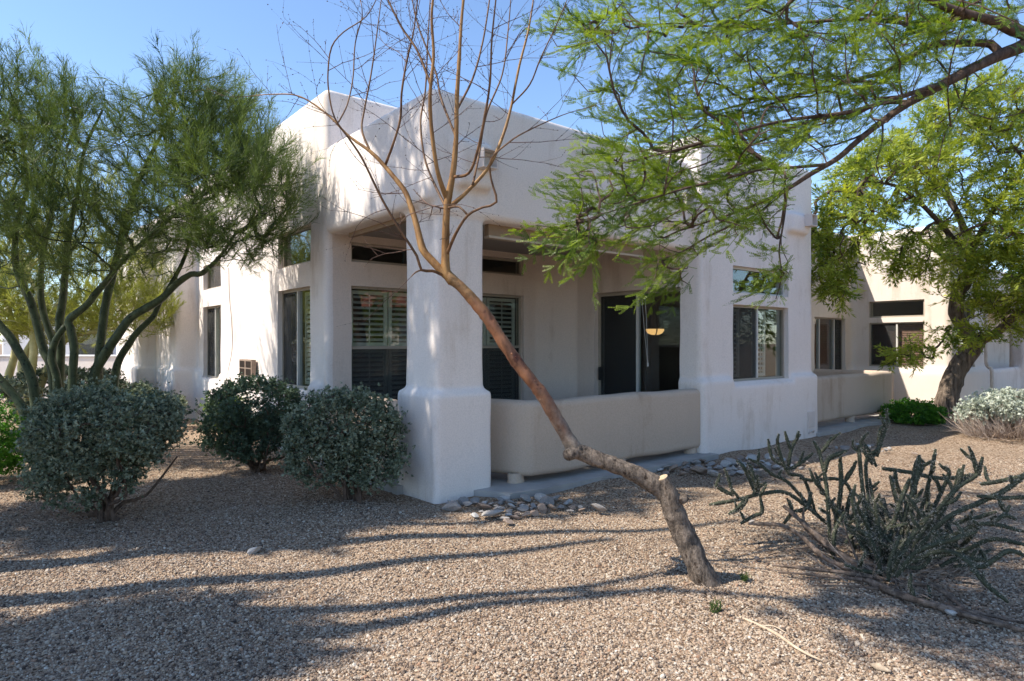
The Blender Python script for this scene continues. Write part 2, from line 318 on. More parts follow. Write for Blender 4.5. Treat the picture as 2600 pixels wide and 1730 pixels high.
# ================================================================== ground
def ground():
    rng = np.random.default_rng(5)
    m, nt, b = newmat('gravel_ground')
    co = N(nt, 'ShaderNodeTexCoord').outputs['Object']
    v = N(nt, 'ShaderNodeTexVoronoi'); v.inputs['Scale'].default_value = 62; nt.links.new(co, v.inputs['Vector'])
    wn_ = N(nt, 'ShaderNodeSeparateColor'); nt.links.new(v.outputs['Color'], wn_.inputs[0])
    r = ramp(nt, [(0.0, (0.09, 0.06, 0.042)), (0.3, (0.26, 0.178, 0.12)), (0.6, (0.39, 0.285, 0.20)), (0.85, (0.46, 0.36, 0.265)), (1.0, (0.57, 0.49, 0.40))])
    nt.links.new(wn_.outputs[0], r.inputs[0])
    big = noise_tex(nt, 0.8, 5, 0.6, co); br = ramp(nt, [(0.3, (0.74, 0.72, 0.70)), (0.7, (0.92, 0.90, 0.87))]); nt.links.new(big.outputs['Fac'], br.inputs[0])
    mul = N(nt, 'ShaderNodeMix', data_type='RGBA', blend_type='MULTIPLY'); mul.inputs['Factor'].default_value = 1
    nt.links.new(r.outputs[0], mul.inputs['A']); nt.links.new(br.outputs[0], mul.inputs['B'])
    nt.links.new(mul.outputs['Result'], b.inputs['Base Color']); b.inputs['Roughness'].default_value = 0.95
    b.inputs['Specular IOR Level'].default_value = 0.1
    inv = N(nt, 'ShaderNodeMath', operation='SUBTRACT'); inv.inputs[0].default_value = 1; nt.links.new(v.outputs['Distance'], inv.inputs[1])
    bump(nt, b, inv.outputs[0], 0.9, 0.012)
    # one sheet to the horizon, fine near the house
    def axis(lo, hi, flo, fhi, fine):
        a = [flo - 2 ** k * 1.0 for k in range(12) if flo - 2 ** k > lo][::-1]
        c = [fhi + 2 ** k * 1.0 for k in range(12) if fhi + 2 ** k < hi]
        return np.array([lo] + a + list(np.arange(flo, fhi + 1e-6, fine)) + c + [hi])
    xs = axis(-600, 600, -9, 9, 0.18); ys = axis(-600, 600, 1.5, 14, 0.18)
    X, Y = np.meshgrid(xs, ys)
    Z = 0.018 * np.sin(X * 1.7 + 0.6 * np.sin(Y * 1.3)) * np.sin(Y * 1.9 + 0.5) + 0.012 * np.sin(X * 3.9 + Y * 2.3)
    fade = np.clip((11 - np.abs(X)) / 3, 0, 1) * np.clip((15 - Y) / 3, 0, 1) * np.clip((Y - 0.5) / 1.5, 0, 1)
    Z = Z * fade - 0.012
    nx, ny = len(xs), len(ys)
    i = (np.arange(ny - 1)[:, None] * nx + np.arange(nx - 1)[None]).ravel()
    mb = MB(); mb.add(np.stack([X, Y, Z], -1), np.stack([i, i + 1, i + nx + 1, i + nx], 1))
    g = mb.build('ground', m, smooth=True, kind='structure')
    tag(g, 'tan decomposed granite gravel covering the whole yard', 'ground')
    # loose pebbles of the near yard, real stones
    P = []
    for y0, y1, dens in ((2.3, 3.4, 7000), (3.4, 4.6, 5600), (4.6, 6.2, 3000), (6.2, 8.5, 900)):
        for x0, x1 in ((-1.15 * y1, 1.15 * y1),):
            n = int((x1 - x0) * (y1 - y0) * dens); P.append(np.stack([rng.uniform(x0, x1, n), rng.uniform(y0, y1, n)], 1))
    P = np.concatenate(P)
    # none inside the house footprint
    q = P - np.array((HOX, HOY)); uu = q @ HU[:2]; vv = q @ HV[:2]
    P = P[~((uu > -0.06) & (vv > -0.42) & (vv < 30))]
    n = len(P)
    zz = 0.018 * np.sin(P[:, 0] * 1.7 + 0.6 * np.sin(P[:, 1] * 1.3)) * np.sin(P[:, 1] * 1.9 + 0.5) + 0.012 * np.sin(P[:, 0] * 3.9 + P[:, 1] * 2.3)
    fade = np.clip((11 - np.abs(P[:, 0])) / 3, 0, 1) * np.clip((P[:, 1] - 0.5) / 1.5, 0, 1)
    s = np.clip(rng.lognormal(math.log(0.0054), 0.32, n), 0.003, 0.015)
    zz = zz * fade - 0.012 + s * 0.25
    me = bpy.data.meshes.new('gravel_pebbles'); me.vertices.add(n)
    me.vertices.foreach_set('co', np.column_stack([P, zz]).ravel())
    for nm, dt, arr in (('sc', 'FLOAT_VECTOR', np.column_stack([s * rng.uniform(0.9, 1.4, n), s * rng.uniform(0.8, 1.15, n), s * rng.uniform(0.6, 0.95, n)])),
                        ('rot', 'FLOAT_VECTOR', rng.uniform(0, 6.28, (n, 3)) * np.array((0.12, 0.12, 1)))):
        a = me.attributes.new(nm, dt, 'POINT'); a.data.foreach_set('vector', arr.ravel())
    a = me.attributes.new('col', 'FLOAT', 'POINT'); a.data.foreach_set('value', rng.uniform(0, 1, n))
    pm, nt, b = newmat('gravel_stone')
    ia = N(nt, 'ShaderNodeAttribute', attribute_name='col', attribute_type='INSTANCER')
    r = ramp(nt, [(0.0, (0.055, 0.042, 0.036)), (0.14, (0.155, 0.115, 0.088)), (0.38, (0.29, 0.21, 0.148)), (0.66, (0.40, 0.305, 0.22)), (0.72, (0.30, 0.175, 0.11)), (0.79, (0.40, 0.335, 0.265)), (0.96, (0.47, 0.385, 0.295)), (1.0, (0.58, 0.52, 0.44))])
    nt.links.new(ia.outputs['Fac'], r.inputs[0]); nt.links.new(r.outputs[0], b.inputs['Base Color']); b.inputs['Roughness'].default_value = 0.85
    ng = bpy.data.node_groups.new('pebbles', 'GeometryNodeTree')
    ng.interface.new_socket('Geometry', in_out='INPUT', socket_type='NodeSocketGeometry'); ng.interface.new_socket('Geometry', in_out='OUTPUT', socket_type='NodeSocketGeometry')
    gi = ng.nodes.new('NodeGroupInput'); go = ng.nodes.new('NodeGroupOutput')
    ico = ng.nodes.new('GeometryNodeMeshIcoSphere'); ico.inputs['Radius'].default_value = 1; ico.inputs['Subdivisions'].default_value = 1
    sm = ng.nodes.new('GeometryNodeSetMaterial'); sm.inputs['Material'].default_value = pm
    ip = ng.nodes.new('GeometryNodeInstanceOnPoints')
    def na(nm):
        a = ng.nodes.new('GeometryNodeInputNamedAttribute'); a.data_type = 'FLOAT_VECTOR'; a.inputs['Name'].default_value = nm; return a.outputs['Attribute']
    er = ng.nodes.new('FunctionNodeEulerToRotation')
    L = ng.links
    L.new(gi.outputs[0], ip.inputs['Points']); L.new(ico.outputs['Mesh'], sm.inputs['Geometry']); L.new(sm.outputs[0], ip.inputs['Instance'])
    L.new(na('rot'), er.inputs[0]); L.new(er.outputs[0], ip.inputs['Rotation']); L.new(na('sc'), ip.inputs['Scale']); L.new(ip.outputs[0], go.inputs[0])
    me.materials.append(pm)
    o = link('gravel', me, None, 'stuff'); tag(o, 'loose tan and grey gravel pebbles spread over the yard', 'gravel')
    md = o.modifiers.new('pebbles', 'NODES'); md.node_group = ng
ground()

# ================================================================== solids with soft stucco corners
def bbox_bm(bm, x0, x1, y0, y1, z0, z1, bev, seg=4):
    r = bmesh.ops.create_cube(bm, size=1); vs_ = r['verts']
    for v in vs_:
        v.co = Vector((x0 + (v.co.x + .5) * (x1 - x0), y0 + (v.co.y + .5) * (y1 - y0), z0 + (v.co.z + .5) * (z1 - z0)))
    if bev:
        es = list({e for v in vs_ for e in v.link_edges})
        bmesh.ops.bevel(bm, geom=es, offset=min(bev, 0.49 * min(x1 - x0, y1 - y0, z1 - z0)), segments=seg, affect='EDGES', profile=0.5)
def prism_bm(bm, pts, z0, z1):
    lo = [bm.verts.new((x, y, z0)) for x, y in pts]; hi = [bm.verts.new((x, y, z1)) for x, y in pts]; n = len(pts)
    bm.faces.new(lo[::-1]); bm.faces.new(hi)
    for i in range(n): bm.faces.new((lo[i], lo[(i + 1) % n], hi[(i + 1) % n], hi[i]))
def solid(name, boxes, prisms, cutgroups, mat_, parent, voxel=0.03, smooth_it=6, rooms=(), wave=0.004, recess=()):
    bm = bmesh.new()
    for bx in boxes: bbox_bm(bm, *bx)
    for pts, z0, z1 in prisms: prism_bm(bm, pts, z0, z1)
    bmesh.ops.recalc_face_normals(bm, faces=bm.faces)
    me = bpy.data.meshes.new('tmp'); bm.to_mesh(me); bm.free()
    o = bpy.data.objects.new('tmp', me); COL.objects.link(o); tmp = []
    if voxel:
        md = o.modifiers.new('r', 'REMESH'); md.mode = 'VOXEL'; md.voxel_size = voxel; md.use_smooth_shade = True
        md = o.modifiers.new('s', 'SMOOTH'); md.factor = 0.5; md.iterations = smooth_it
    for grp in cutgroups:
        bm = bmesh.new()
        for c in grp: bbox_bm(bm, *c, 0)
        cm = bpy.data.meshes.new('cut'); bm.to_mesh(cm); bm.free()
        co_ = bpy.data.objects.new('cut', cm); COL.objects.link(co_); tmp.append(co_)
        md = o.modifiers.new('b', 'BOOLEAN'); md.operation = 'DIFFERENCE'; md.object = co_; md.solver = 'MANIFOLD' if voxel else 'EXACT'
    dg = bpy.context.evaluated_depsgraph_get()
    res = bpy.data.meshes.new_from_object(o.evaluated_get(dg)); res.name = name
    for t in tmp + [o]: bpy.data.objects.remove(t)
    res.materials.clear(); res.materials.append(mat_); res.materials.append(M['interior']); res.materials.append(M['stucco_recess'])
    n = len(res.polygons); cen = np.empty(n * 3); res.polygons.foreach_get('center', cen); cen = cen.reshape(-1, 3)
    idx = np.zeros(n, np.int32)
    for (x0, x1, y0, y1, z0, z1) in recess:      # faces inside the porch recess take a darker tan stucco
        idx[(cen[:, 0] > x0) & (cen[:, 0] < x1) & (cen[:, 1] > y0) & (cen[:, 1] < y1) & (cen[:, 2] > z0) & (cen[:, 2] < z1)] = 2
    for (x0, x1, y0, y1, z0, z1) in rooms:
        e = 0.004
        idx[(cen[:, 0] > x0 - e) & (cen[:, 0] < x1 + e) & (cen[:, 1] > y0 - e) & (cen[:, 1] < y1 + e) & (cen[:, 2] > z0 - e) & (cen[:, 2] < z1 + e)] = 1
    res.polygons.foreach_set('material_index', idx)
    res.polygons.foreach_set('use_smooth', np.full(n, bool(voxel)))
    if voxel:
        # hand-floated plaster: gentle waves
        nv = len(res.vertices); V = np.empty(nv * 3); res.vertices.foreach_get('co', V); V = V.reshape(-1, 3)
        w = wave
        V[:, 0] += w * np.sin(V[:, 2] * 3.1 + V[:, 1] * 2.2) * np.sin(V[:, 1] * 1.3 + 0.4) + w * 0.6 * np.sin(V[:, 2] * 7.7 + V[:, 1] * 5.1)
        V[:, 1] += w * np.sin(V[:, 2] * 2.7 + V[:, 0] * 2.6) * np.sin(V[:, 0] * 1.7 + 1.1) + w * 0.6 * np.sin(V[:, 2] * 6.9 - V[:, 0] * 4.7)
        V[:, 2] += w * np.sin(V[:, 0] * 1.9 + 0.3) * np.sin(V[:, 1] * 1.6)
        res.vertices.foreach_set('co', V.ravel())
        me2 = res
        try: me2.set_sharp_from_angle(angle=R(40))
        except Exception: pass
    res.update()
    return link(name, res, parent)

house = empty('house', (HOX, HOY, 0), HANG)
tag(house, 'white stucco adobe-style house with corner porch and shuttered windows', 'house')
ROOMS = [(0.22, 6.9, 2.85, 8.9, 0.08, 3.1), (4.36, 7.05, 0.04, 3.0, 0.08, 3.1)]
# openings: (x0,x1,y0,y1,z0,z1)
OPEN = [(-.6, .5, 3.16, 4.42, .90, 2.32), (-.6, .5, 3.14, 4.40, 2.65, 3.17),
        (-.6, .5, 7.45, 8.70, .85, 2.26), (-.6, .5, 7.45, 8.70, 2.60, 3.09),
        (.36, 1.62, 2.2, 3.1, .56, 2.31), (.36, 1.62, 2.2, 3.1, 2.63, 2.89),
        (2.10, 3.36, 2.2, 3.1, .56, 2.31), (2.10, 3.36, 2.2, 3.1, 2.63, 2.89),
        (3.9, 4.6, .16, 1.80, .10, 2.33),
        (4.90, 6.49, -.6, .3, .98, 2.10), (4.90, 6.49, -.6, .3, 2.27, 2.66)]
boxes = [
    (0, 7.1, 2.65, 12.3, -.3, 4.86, .075), (-.42, 2, 9.15, 12.4, -.3, 4.45, .12), (-.75, 2, 11.1, 14.5, -.3, 4.2, .12),
    (4.12, 7.3, -.18, 5, -.3, 4.42, .06),
    (4.07, 4.86, -.26, .2, -.3, 1.05, .07), (6.53, 7.36, -.26, .2, -.3, 1.04, .07), (4.07, 7.36, -.26, .2, -.3, .955, .07),
    (0, 4.3, 0, .34, 2.82, 4.05, .06), (-.07, .34, 0.0, 2.52, 2.93, 4.04, .07), (.1, 4.3, .1, 2.8, 3.03, 3.4, 0),
    (.035, .615, .035, .69, -.3, 3.6, .06), (-.03, .67, -.03, .75, -.3, 1.06, .055),
    (.2, .64, -.11, .3, 3.10, 3.58, .06), (3.5, 3.96, -.11, .3, 3.10, 3.66, .06), (6.42, 7.02, -.29, .1, 3.30, 3.62, .06),
    (-.07, .2, 2.72, 3.13, -.3, 1.0, .06), (-.07, .2, 4.47, 7.40, -.3, .98, .06), (-.07, .2, 8.76, 9.25, -.3, 1.0, .06), (-.07, .2, 2.72, 9.25, -.3, .86, .06),
    (-.49, .2, 9.08, 10.6, -.3, 1.0, .06), (-.82, .2, 11.04, 14.5, -.3, 1.0, .06),
    (-.06, .2, 10.55, 11.2, -.3, 1.0, .06)]
solid('walls', boxes, [([(3.62, 2.7), (3.62, 2.655), (4.125, 2.2), (4.2, 2.2), (4.2, 2.7)], -.3, 3.2)],
      [[ROOMS[0]], [ROOMS[1]], OPEN], M['stucco'], house, 0.028, 2, ROOMS, recess=[(.09, 4.0, 2.3, 2.78, 0, 3.02), (3.6, 4.3, .3, 2.78, 0, 3.02)])
# porch ceiling and slab
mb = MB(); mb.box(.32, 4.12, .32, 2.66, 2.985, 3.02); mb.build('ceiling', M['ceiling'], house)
def rounded_wall(name, pts, th, z0, z1, r, parent):
    """low wall following pts (outer face), rounded top and bottom"""
    P, _ = resample([(x, y, 0) for x, y in pts], [1] * len(pts), 0.06)
    T = np.gradient(P, axis=0); T /= np.linalg.norm(T, axis=1, keepdims=True); Nn = np.stack([-T[:, 1], T[:, 0], 0 * T[:, 0]], 1)
    prof = []
    for cx, cz, a0 in ((th - r, z1 - r, 0), (r, z1 - r, 90), (r, z0 + r, 180), (th - r, z0 + r, 270)):
        for k in range(6): a = R(a0 + k * 18); prof.append((cx + r * math.cos(a), cz + r * math.sin(a)))
    prof = np.array(prof); k = len(prof); n = len(P)
    V = np.concatenate([P[i] + prof[:, 0:1] * Nn[i] + np.column_stack([0 * prof[:, 0], 0 * prof[:, 0], prof[:, 1]]) for i in range(n)])
    V[:, 2] += 0.006 * np.sin(V[:, 0] * 3) + 0.004 * np.sin(V[:, 0] * 7.3 + V[:, 1] * 4)
    i = np.arange(k); j = (i + 1) % k
    F = (np.stack([i, i + k, j + k, j], 1)[None] + (np.arange(n - 1) * k)[:, None, None]).reshape(-1, 4)
    mb = MB(); mb.add(V, F); mb.f.append(np.arange(k)[None]); mb.f.append((n - 1) * k + np.arange(k)[::-1][None])
    return mb.build(name, M['stucco_tan'], parent, smooth=True)
rounded_wall('porch_half_wall', [(.5, .32), (.74, .30), (.86, .20), (.97, -.06), (1.06, -.17), (1.25, -.195), (2.4, -.19), (4.14, -.2)], .2, .12, .925, .075, house)
rounded_wall('porch_half_wall', [(.06, 2.7), (.055, 2.0), (.06, 1.3), (.06, .6)], .2, .12, .90, .075, house)
def foot(cx, cy, parent):
    mb = MB(); a = np.arange(12) * 2 * np.pi / 12
    rr = [(.115, -.05), (.112, .02), (.095, .09), (.1, .16)]
    V = [(cx + r * math.cos(q), cy + r * .8 * math.sin(q), z) for r, z in rr for q in a]
    i = np.arange(12); j = (i + 1) % 12
    F = (np.stack([i, j, j + 12, i + 12], 1)[None] + (np.arange(3) * 12)[:, None, None]).reshape(-1, 4)
    mb.add(V, F); return mb.build('wall_foot', M['stucco_tan'], parent, smooth=True)
for c in ((1.0, 0.0), (2.55, -.09), (4.0, -.09), (.17, 1.7)): foot(*c, house)
bm = bmesh.new(); prism_bm(bm, [(.35, .1), (.62, -.38), (1.0, -.42), (4.2, -.40), (4.2, 2.7), (-.1, 2.7), (-.1, .6), (.35, .6)], -.1, .055)
me = bpy.data.meshes.new('porch_slab'); bm.to_mesh(me); bm.free(); me.materials.append(M['concrete']); link('porch_slab', me, house)
# garden wall behind the right block
rounded_wall('garden_wall', [(7.2, -.03), (9, -.03), (11.0, -.02), (11.16, .03), (11.22, .16), (11.23, .8), (11.23, 1.75)], .2, .14, .95, .075, house)
for c in ((9.3, .07), (10.9, .07)): foot(*c, house)
bm = bmesh.new(); prism_bm(bm, [(7.25, -.32), (11.1, -.30), (11.1, 1.65), (7.25, 1.65)], -.1, .05)
me = bpy.data.meshes.new('side_slab'); bm.to_mesh(me); bm.free(); me.materials.append(M['concrete']); link('side_slab', me, house)

def mapped(side, c0):
    """(s, depth inward, z) -> local coordinates of a wall that faces -y ('front') or -x ('left')"""
    if side == 'front': return lambda s, d, z: (s, c0 + d, z)
    return lambda s, d, z: (c0 + d, s, z)
def pbox(mb, P, s0, s1, d0, d1, z0, z1):
    a = P(s0, d0, z0); b = P(s1, d1, z1)
    mb.box(min(a[0], b[0]), max(a[0], b[0]), min(a[1], b[1]), max(a[1], b[1]), z0, z1)
def window(parent, side, c0, s0, s1, z0, z1, name='window', vm=(), hm=(), recess=.07, fw=.035, fm='frame', cells=None, shutters=(), mull='frame_light', blind=None, tilt=50):
    P = mapped(side, c0); mb = MB(); d0, d1 = recess, recess + .06
    g = .004
    pbox(mb, P, s0 - .012, s0 + fw, d0, d1, z0 - .012, z1 + .012); pbox(mb, P, s1 - fw, s1 + .012, d0, d1, z0 - .012, z1 + .012)
    pbox(mb, P, s0 + fw, s1 - fw, d0, d1, z0 - .012, z0 + fw); pbox(mb, P, s0 + fw, s1 - fw, d0, d1, z1 - fw, z1 + .012)
    w = mb.build(name, M[fm], parent)
    ss = [s0 + fw] + list(vm) + [s1 - fw]; zs = [z0 + fw] + list(hm) + [z1 - fw]
    for q in vm:
        m = MB(); pbox(m, P, q - .018, q + .018, d0 - .008, d1 - g, z0 + fw, z1 - fw); m.build('mullion', M[mull], w)
    for q in hm:
        m = MB(); pbox(m, P, s0 + fw, s1 - fw, d0 - .006, d1 - 2 * g, q - .02, q + .02); m.build('rail', M[fm], w)
    k = 0
    for i in range(len(ss) - 1):
        for j in range(len(zs) - 1):
            kind = cells[k] if cells else 'glass'; k += 1
            a0 = ss[i] + (.018 if i else 0); a1 = ss[i + 1] - (.018 if i < len(ss) - 2 else 0)
            b0 = zs[j] + (.02 if j else 0); b1 = zs[j + 1] - (.02 if j < len(zs) - 2 else 0)
            m = MB(); pbox(m, P, a0, a1, d0 + .028, d0 + .034, b0, b1); m.build('pane', M['glass'], w)
            if kind == 'screen':
                m = MB(); pbox(m, P, a0, a1, d0 + .010, d0 + .012, b0, b1); m.build('insect_screen', M['screen'], w)
    for (a0, a1, b0, b1) in shutters:
        e0, e1 = recess + .095, recess + .125; st = .05
        m = MB(); pbox(m, P, a0, a0 + st, e0, e1, b0, b1); pbox(m, P, a1 - st, a1, e0, e1, b0, b1)
        pbox(m, P, a0 + st, a1 - st, e0, e1, b0, b0 + st); pbox(m, P, a0 + st, a1 - st, e0, e1, b1 - st, b1)
        m.build('shutter_frame', M['shutter'], w)
        mm = MB(); hw_, ht = .030, .0045; t = R(tilt)
        # one tilted slat about its own centre line
        c = [(-hw_, -ht), (hw_, -ht), (hw_, ht), (-hw_, ht)]
        rc = [(x * math.cos(t) - y * math.sin(t), x * math.sin(t) + y * math.cos(t)) for x, y in c]
        L_ = (a1 - a0) / 2 - st - .002; V = []
        for sg in (-L_, L_):
            for x, y in rc: V.append((sg, x, y) if side == 'front' else (x, sg, y))
        mm.add(V, [(0, 1, 2, 3), (7, 6, 5, 4), (0, 4, 5, 1), (1, 5, 6, 2), (2, 6, 7, 3), (3, 7, 4, 0)])
        n = max(3, int((b1 - b0 - 2 * st) / .066)); first = None
        for q in range(n):
            zc = b0 + st + (q + .5) * (b1 - b0 - 2 * st) / n
            if first is None: o = mm.build('slat', M['shutter'], w); first = o
            else: o = first.copy(); COL.objects.link(o); o.parent = w
            o.location = P((a0 + a1) / 2, (e0 + e1) / 2, zc)
        m = MB(); pbox(m, P, (a0 + a1) / 2 - .006, (a0 + a1) / 2 + .006, e0 - .022, e0 - .012, b0 + st, b1 - st); m.build('tilt_rod', M['shutter'], w)
    if blind:
        m = MB(); a0, a1, b0, b1 = blind; n = int((b1 - b0) / .04); e = recess + .10
        for q in range(n):
            zc = b0 + (q + .5) * (b1 - b0) / n; V = []
            for sg in (a0, a1):
                for x, y in ((0, .017), (.022, -.017), (.024, -.015), (.002, .019)): V.append(P(sg, e + x, zc - y))
            m.add(V, [(0, 1, 2, 3), (7, 6, 5, 4), (0, 4, 5, 1), (1, 5, 6, 2), (2, 6, 7, 3), (3, 7, 4, 0)])
        m.build('blind', M['blind'], w, kind='stuff')
    return w
# left facade (faces -x)
window(house, 'left', 0, 3.16, 4.42, .90, 2.32, vm=(3.79,), cells=['glass', 'screen'], shutters=[(3.2, 3.77, .95, 2.27)])
window(house, 'left', 0, 3.14, 4.40, 2.65, 3.17, name='transom_window')
window(house, 'left', 0, 7.45, 8.70, .85, 2.26, vm=(8.07,), cells=['glass', 'screen'], shutters=[(7.5, 8.05, .9, 2.2)])
window(house, 'left', 0, 7.45, 8.70, 2.60, 3.09, name='transom_window')
# porch back wall (faces -y)
for s0 in (.36, 2.10):
    window(house, 'front', 2.65, s0, s0 + 1.26, .56, 2.31, hm=(1.48,), cells=['screen', 'glass'],
           shutters=[(s0 + .05, s0 + .62, .62, 1.46), (s0 + .05, s0 + .62, 1.5, 2.26), (s0 + .64, s0 + 1.21, .62, 1.46), (s0 + .64, s0 + 1.21, 1.5, 2.26)], tilt=28)
    window(house, 'front', 2.65, s0, s0 + 1.26, 2.63, 2.89, name='transom_window', recess=.06, vm=(s0 + .85,) if s0 < 1 else (), mull='dark_metal')
# right block
window(house, 'front', -.18, 4.90, 6.49, .98, 2.10, vm=(5.67,), cells=['screen', 'glass'], shutters=[(4.96, 5.34, 1.03, 2.05), (5.72, 6.08, 1.03, 2.05)], tilt=20)
window(house, 'front', -.18, 4.90, 6.49, 2.27, 2.66, name='transom_window', fm='frame_light')
d = window(house, 'left', 4.12, .16, 1.80, .10, 2.33, name='sliding_door', vm=(1.0,), cells=['glass', 'screen'], recess=.09, fw=.05)
mb = MB(); mb.box(4.17, 4.20, 1.70, 1.76, .95, 1.16); mb.build('handle', M['dark_metal'], d)
for q in range(14):
    mb = MB(); mb.box(4.60, 4.612, .10, .50, .75 + q * .095, .82 + q * .095); mb.build('inner_slat', M['shutter'], d)
# scuppers
def scupper(x, z, yf, w=.18, h=.19, L=.12):
    m = MB(); t = .012
    m.box(x, x + t, yf - L, yf + .1, z, z + h); m.box(x + w - t, x + w, yf - L, yf + .1, z, z + h)
    m.box(x + t, x + w - t, yf - L, yf + .1, z, z + t); m.box(x + t, x + w - t, yf - L + .01, yf + .1, z + h - t, z + h)
    m.box(x + t, x + w - t, yf + .05, yf + .06, z + t, z + h - t)
    m.build('scupper', M['plate'], house)
scupper(.40, 3.29, -.11); scupper(3.72, 3.34, -.11); scupper(6.80, 3.42, -.29)
# wall vent on the left facade
mb = MB(); mb.box(-.10, -.03, 5.33, 5.97, .99, 1.27); v = mb.build('wall_vent', M['vent'], house)
for r0 in (1.015, 1.14):
    for q in range(11):
        if q == 5: continue
        y = 5.37 + q * .054
        mb = MB(); mb.box(-.112, -.10, y, y + .016, r0, r0 + .105); mb.build('vent_slat', M['vent_dark'], v)
mb = MB(); mb.box(6.94, 7.17, -.278, -.25, .16, .42); c = mb.build('cover_plate', M['plate'], house)
mb = MB(); mb.box(6.96, 7.15, -.282, -.278, .18, .40); mb.build('plate_face', M['plate'], c)
mb = MB(); tube(mb, [(6.99, -.26, .06), (7.0, -.29, .1), (7.06, -.30, .115), (7.12, -.29, .1), (7.13, -.26, .06)], [.012] * 5, 6, .02); mb.build('vent_hood', M['plate'], house, smooth=True)
# cable on the left facade
mb = MB(); tube(mb, [(-.012, 6.9, 2.9), (-.013, 6.86, 2.4), (-.012, 6.72, 1.9), (-.014, 6.7, 1.4), (-.085, 6.72, .98), (-.09, 6.9, .5)], [.006] * 6, 5, .1); mb.build('cable', M['vent'], house)

# roller shades hang from the porch beams
rs = empty('roller_shade', tuple(hw(.77, .2, 2.7)), HANG)
tag(rs, 'tan rolled-up sun shade under the long front porch beam', 'roller shade', 'porch roller shades')
mb = MB(); mb.box(0, 2.57, -.02, .05, 0, .14); mb.build('cloth', M['shade_cloth'], rs)
mb = MB(); mb.box(0, 2.57, -.03, .06, -.025, -.001); mb.build('bottom_bar', M['shade_bar'], rs)
mb = MB(); tube(mb, [(2.5, -.03, .0), (2.56, -.02, -.7), (2.66, -.02, -1.42)], [.0028] * 3, 5, .2); tube(mb, [(2.52, -.02, .0), (2.6, -.04, -.7), (2.67, -.02, -1.42)], [.0028] * 3, 5, .2)
mb.box(2.656, 2.674, -.03, -.012, -1.47, -1.42); mb.build('pull_cord', M['cord'], rs)
rs = empty('roller_shade', tuple(hw(.16, .76, 2.86)), HANG)
tag(rs, 'tan rolled-up sun shade under the short left porch beam', 'roller shade', 'porch roller shades')
mb = MB(); mb.box(-.02, .03, 0, 1.5, .03, .12); mb.build('cloth', M['shade_cloth'], rs)
mb = MB(); mb.box(-.025, .035, 0, 1.5, .015, .029); mb.build('bottom_bar', M['shade_cloth'], rs)
mb = MB(); tube(mb, [(-.03, .012, .02), (-.03, .012, -.8), (-.03, .014, -1.5), (-.02, .03, -1.56), (-.005, .02, -1.5), (-.005, .014, -.02)], [.005] * 6, 5, .1); mb.build('pull_chain', M['cord'], rs)
# lit bowl lamp in the room behind the sliding door
lp = empty('pendant_lamp', tuple(hw(5.9, 2.0, 3.1))); tag(lp, 'lit amber glass bowl pendant lamp seen through the sliding door', 'lamp')
mb = MB(); a = np.arange(20) * 2 * np.pi / 20; prof = [(.165, -1.30), (.16, -1.345), (.13, -1.385), (.07, -1.41), (.005, -1.415)]
V = [(r * math.cos(q), r * math.sin(q), z) for r, z in prof for q in a]; i = np.arange(20); j = (i + 1) % 20
mb.add(V, (np.stack([i, i + 20, j + 20, j], 1)[None] + (np.arange(4) * 20)[:, None, None]).reshape(-1, 4)); mb.build('bowl', M['lamp'], lp, smooth=True)
mb = MB()
for q in a[::5]:
    tube(mb, [(.168 * math.cos(q), .168 * math.sin(q), -1.30), (.163 * math.cos(q), .163 * math.sin(q), -1.345), (.075 * math.cos(q), .075 * math.sin(q), -1.415)], [.012] * 3, 5, .03)
    tube(mb, [(.168 * math.cos(q), .168 * math.sin(q), -1.30), (.0, .0, -.75)], [.004] * 2, 4, .3)
tube(mb, [(0, 0, -.75), (0, 0, 0)], [.008] * 2, 6, .3); mb.box(-.06, .06, -.06, .06, -.02, 0)
m2 = MB(); ring = [(.168 * math.cos(q), .168 * math.sin(q), -1.30) for q in np.linspace(0, 2 * np.pi, 25)]
tube(mb, ring, [.008] * 25, 5, .1); mb.build('straps', M['dark_metal'], lp)

# ================================================================== neighbouring house (right)
nb = empty('neighbour_house', (HOX, HOY, 0), HANG); tag(nb, 'sunlit beige stucco house with brown blinds behind the leaning mesquite', 'house')
OPN = [(11.08, 12.64, 1.2, 2.2, .84, 2.13), (12.4, 13.4, .02, 1.20, .98, 2.02), (12.4, 13.4, .02, 1.20, 2.14, 2.53), (13.35, 14.55, -1.2, .2, .98, 1.95), (13.35, 14.55, -1.2, .2, 2.1, 2.5)]
NR = [(7.7, 13.5, 1.85, 5, .1, 2.9), (13.25, 15.2, -.3, 3, .1, 2.9)]
solid('walls', [(7.5, 14, 1.59, 6, -.3, 4.19, .12), (13, 15.4, -.52, 5, -.3, 4.19, .12), (12.93, 15.46, -.6, .1, -.3, .94, .07), (12.93, 13.3, -.6, 1.7, -.3, .93, .07), (11.2, 13.2, 1.5, 1.9, -.3, .9, .06),
                (15.3, 44, 1.9, 6, -.3, 3.6, .1), (15.35, 44, -.4, 6, 2.75, 3.45, .1), (15.3, 44, -.3, -.1, -.3, .86, .08), (19.6, 20, -.4, 0, -.3, 3, .08)],  # roof slab over the low wall is added to darken the recess behind
      [], [[NR[0]], [NR[1]], OPN], M['stucco2'], nb, 0.05, 5, NR)
window(nb, 'front', 1.59, 11.08, 12.64, .84, 2.13, vm=(11.45, 12.2), cells=['glass', 'glass', 'screen'], blind=(11.42, 12.2, .88, 2.1))
window(nb, 'left', 13, .02, 1.20, .98, 2.02, vm=(.6,), cells=['glass', 'screen'], blind=(.05, 1.17, 1.0, 2.0), recess=.05)
window(nb, 'left', 13, .02, 1.20, 2.14, 2.53, name='transom_window', recess=.05)
